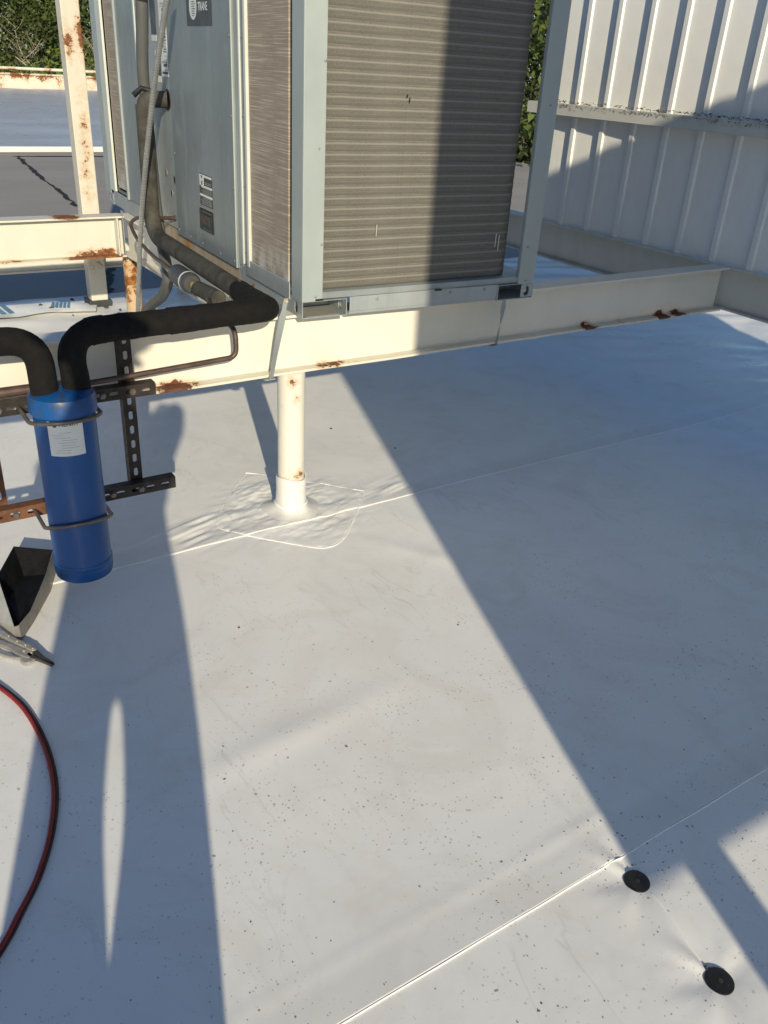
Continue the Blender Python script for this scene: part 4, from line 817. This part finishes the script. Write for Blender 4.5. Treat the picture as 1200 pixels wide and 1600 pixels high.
tree('broadleaf_tree', 'mid green tree close beyond the roof edge past the screen wall end', 15.8, 15.6, 9.5, 3.2, 'leaf_mid', 7, 11000)
tree('broadleaf_tree', 'broad dark green tree further out behind the screen wall', 19.5, 18.2, 10.5, 3.6, 'leaf_dark', 8, 11000)
tree('broadleaf_tree', 'tall mid green tree well beyond the roof corner by the screen wall', 19, 23, 11, 4, 'leaf_mid', 9, 9000)
tree('broadleaf_tree', 'wide dark tree behind the far parapet corner', 21, 54, 11.5, 5, 'leaf_dark', 10, 9000)
tree('broadleaf_tree', 'dense dark tree beyond the parapet next to the low mid green bush', 4.5, 49, 11.5, 4.6, 'leaf_dark', 11, 9000)
# ------------------------------------------------------------------ the photographer, standing at the phone
uu = Vector((math.sin(AZ), math.cos(AZ), 0)); vvv = Vector((math.cos(AZ), -math.sin(AZ), 0))
def B(sv, v, z): q = uu*sv+vvv*v; return Vector((q.x, q.y, z))
ps = thing('person', 'person in dark trousers, grey work shirt and brimmed hat holding up a phone', 'person', tuple(B(-.14, -.2, 0)))
nodes = []; edges = []
def nd(p, r, parent=None):
    nodes.append((p, r)); i = len(nodes)-1
    if parent is not None: edges.append((parent, i))
    return i
S0 = -.17
pel = nd(B(S0, -.20, .97), (.215, .15)); wa = nd(B(S0, -.205, 1.16), (.220, .15), pel); ch = nd(B(S0+.01, -.21, 1.42), (.250, .15), wa); nb = nd(B(S0, -.205, 1.60), (.17, .105), ch); nk = nd(B(S0+.02, -.20, 1.69), (.066, .066), nb); hd = nd(B(S0+.035, -.20, 1.77), (.080, .088), nk); hd2 = nd(B(S0+.03, -.20, 1.87), (.090, .10), hd); hd3 = nd(B(S0+.02, -.20, 1.95), (.07, .08), hd2)
for sg, hip, thigh, knee, calf, ank in ((-1, (-.312, .125), (-.314, .120), (-.298, .145), (-.290, .142), (-.325, .075)), (1, (-.095, .130), (-.074, .124), (-.094, .147), (-.076, .120), (-.060, .075))):
    h_ = nd(B(S0, hip[0], .90), (hip[1]*.86, hip[1]*.86), pel); q_ = nd(B(S0+.01, thigh[0], .62), (thigh[1]*.82, thigh[1]*.82), h_); k_ = nd(B(S0+.03, knee[0], .455), (knee[1]*.87, knee[1]*.87), q_); m_ = nd(B(S0, calf[0], .30), (calf[1]*.86, calf[1]*.86), k_); a_ = nd(B(S0-.01, ank[0], .09), (ank[1], .06), m_); t_ = nd(B(S0+.12, ank[0]+sg*.02, .045), (.045, .04), a_); nd(B(S0+.19, ank[0]+sg*.02, .04), (.035, .032), t_)
# right arm bent up to the phone, left elbow out
sr = nd(B(S0, -.07, 1.56), (.075, .08), ch); er = nd(B(S0-.03, -.095, 1.27), (.055, .055), sr); fr_ = nd(B(S0+.03, -.06, 1.40), (.045, .042), er); wr = nd(B(-.095, .015, 1.52), (.031, .028), fr_); hr = nd(B(-.07, .040, 1.57), (.036, .022), wr)
sl_ = nd(B(S0, -.37, 1.56), (.085, .08), ch); el_ = nd(B(S0+.0, -.58, 1.41), (.05, .05), sl_); fl_ = nd(B(S0+.06, -.34, 1.47), (.045, .045), el_); wl = nd(B(-.09, -.13, 1.53), (.031, .028), fl_); hl = nd(B(-.065, -.075, 1.57), (.034, .022), wl)
for base, sgn in ((hr, -1), (hl, 1)):
    bp = nodes[base][0]
    for k in range(4):
        f0 = nd(bp+Vector((0, 0, .012+.021*k))-uu*.005, (.0095, .0095), base); f1 = nd(bp+vvv*sgn*.034*(1 if k < 3 else .85)+Vector((0, 0, .018+.022*k))+uu*.012, (.0088, .0088), f0); nd(bp+vvv*sgn*.058*(1 if k < 3 else .8)+Vector((0, 0, .020+.022*k))+uu*-.002, (.008, .008), f1)
    t0 = nd(bp+vvv*sgn*.02-uu*.02+Vector((0, 0, .02)), (.0105, .0105), base); nd(bp+vvv*sgn*.04-uu*.03+Vector((0, 0, .055)), (.009, .009), t0)
me = bpy.data.meshes.new('body'); me.from_pydata([tuple(p-Vector(ps.location)) for p, r in nodes], edges, []); body = bpy.data.objects.new('body', me); COL.objects.link(body)
sk = body.modifiers.new('skin', 'SKIN'); 
for i, (p, r) in enumerate(nodes): me.skin_vertices[0].data[i].radius = r; me.skin_vertices[0].data[i].use_root = (i == 0)
body.modifiers.new('sub', 'SUBSURF').levels = 2
dg = bpy.context.evaluated_depsgraph_get(); nm = bpy.data.meshes.new_from_object(body.evaluated_get(dg)); body.modifiers.clear(); body.data = nm; nm.name = 'body'
nm.materials.clear()
for m_ in ('skin', 'cloth_shirt', 'cloth_navy', 'boot'): nm.materials.append(M[m_])
for pg in nm.polygons:
    c = pg.center+Vector(ps.location); s_ = c.dot(uu); v_ = c.dot(vvv)
    pg.material_index = 3 if c.z < .10 else 2 if c.z < 1.0 else 0 if (c.z > 1.66 or (c.z > 1.40 and s_ > -.125 and (v_ > .0 or v_ < -.02) and not (-.34 < v_ < -.14 and c.z < 1.6))) else 1; pg.use_smooth = True
body.parent = ps
MB().lathe([(.095, -.05), (.104, -.01), (.108, .004), (.105, .03)], B(S0+.015, -.20, 1.88), 24).build('hair', 'hair', ps, smooth=True)
MB().lathe([(.100, .0), (.160, -.006), (.165, .0), (.160, .005), (.112, .014), (.108, .05), (.09, .085), (.05, .105), (.001, .11)], B(S0+.02, -.21, 1.905), 36).build('brimmed_hat', 'cloth_shirt', ps, smooth=True)
MB().lathe([(.012, 0), (.011, .015), (.004, .026)], B(S0+.125, -.20, 1.815), 10, tuple(uu)).build('nose', 'skin', ps, smooth=True)
for dv in (-.032, .032): MB().lathe([(.011, 0), (.008, .006), (.001, .009)], B(S0+.112, -.20+dv, 1.845), 12, tuple(uu)).build('eye', 'label_white', ps, smooth=True); MB().lathe([(.006, 0), (.016, .010), (.012, .022), (.001, .026)], B(S0+.02, -.20+dv*2.8, 1.825), 10, tuple(vvv*(1 if dv > 0 else -1))).build('ear', 'skin', ps, smooth=True)
MB().lathe([(.02, 0), (.016, .004), (.001, .005)], B(S0+.116, -.20, 1.765), 12, tuple(uu)).build('mouth', 'hose_red', ps, smooth=True)
# phone just behind the viewpoint
ph = thing('mobile_phone', 'black mobile phone held upright in both hands', 'phone', tuple(Vector((0, 0, 1.6))-fw*.03-upv*.055))
pc = Vector((0, 0, 1.6))-fw*.028-upv*.055
def pbox(w2, h2, t0, t1, name, mat, **k):
    b = MB(); b.box((-w2, -h2, t0), (w2, h2, t1)); b.v = [tuple(pc+rt*x+upv*y+fw*z) for x, y, z in b.v]; return b.build(name, mat, ph, **k)
pbox(.037, .076, -.004, .004, 'case', 'black_plastic', bevel=.003); pbox(.034, .072, -.0046, -.0042, 'screen', 'badge_grey')
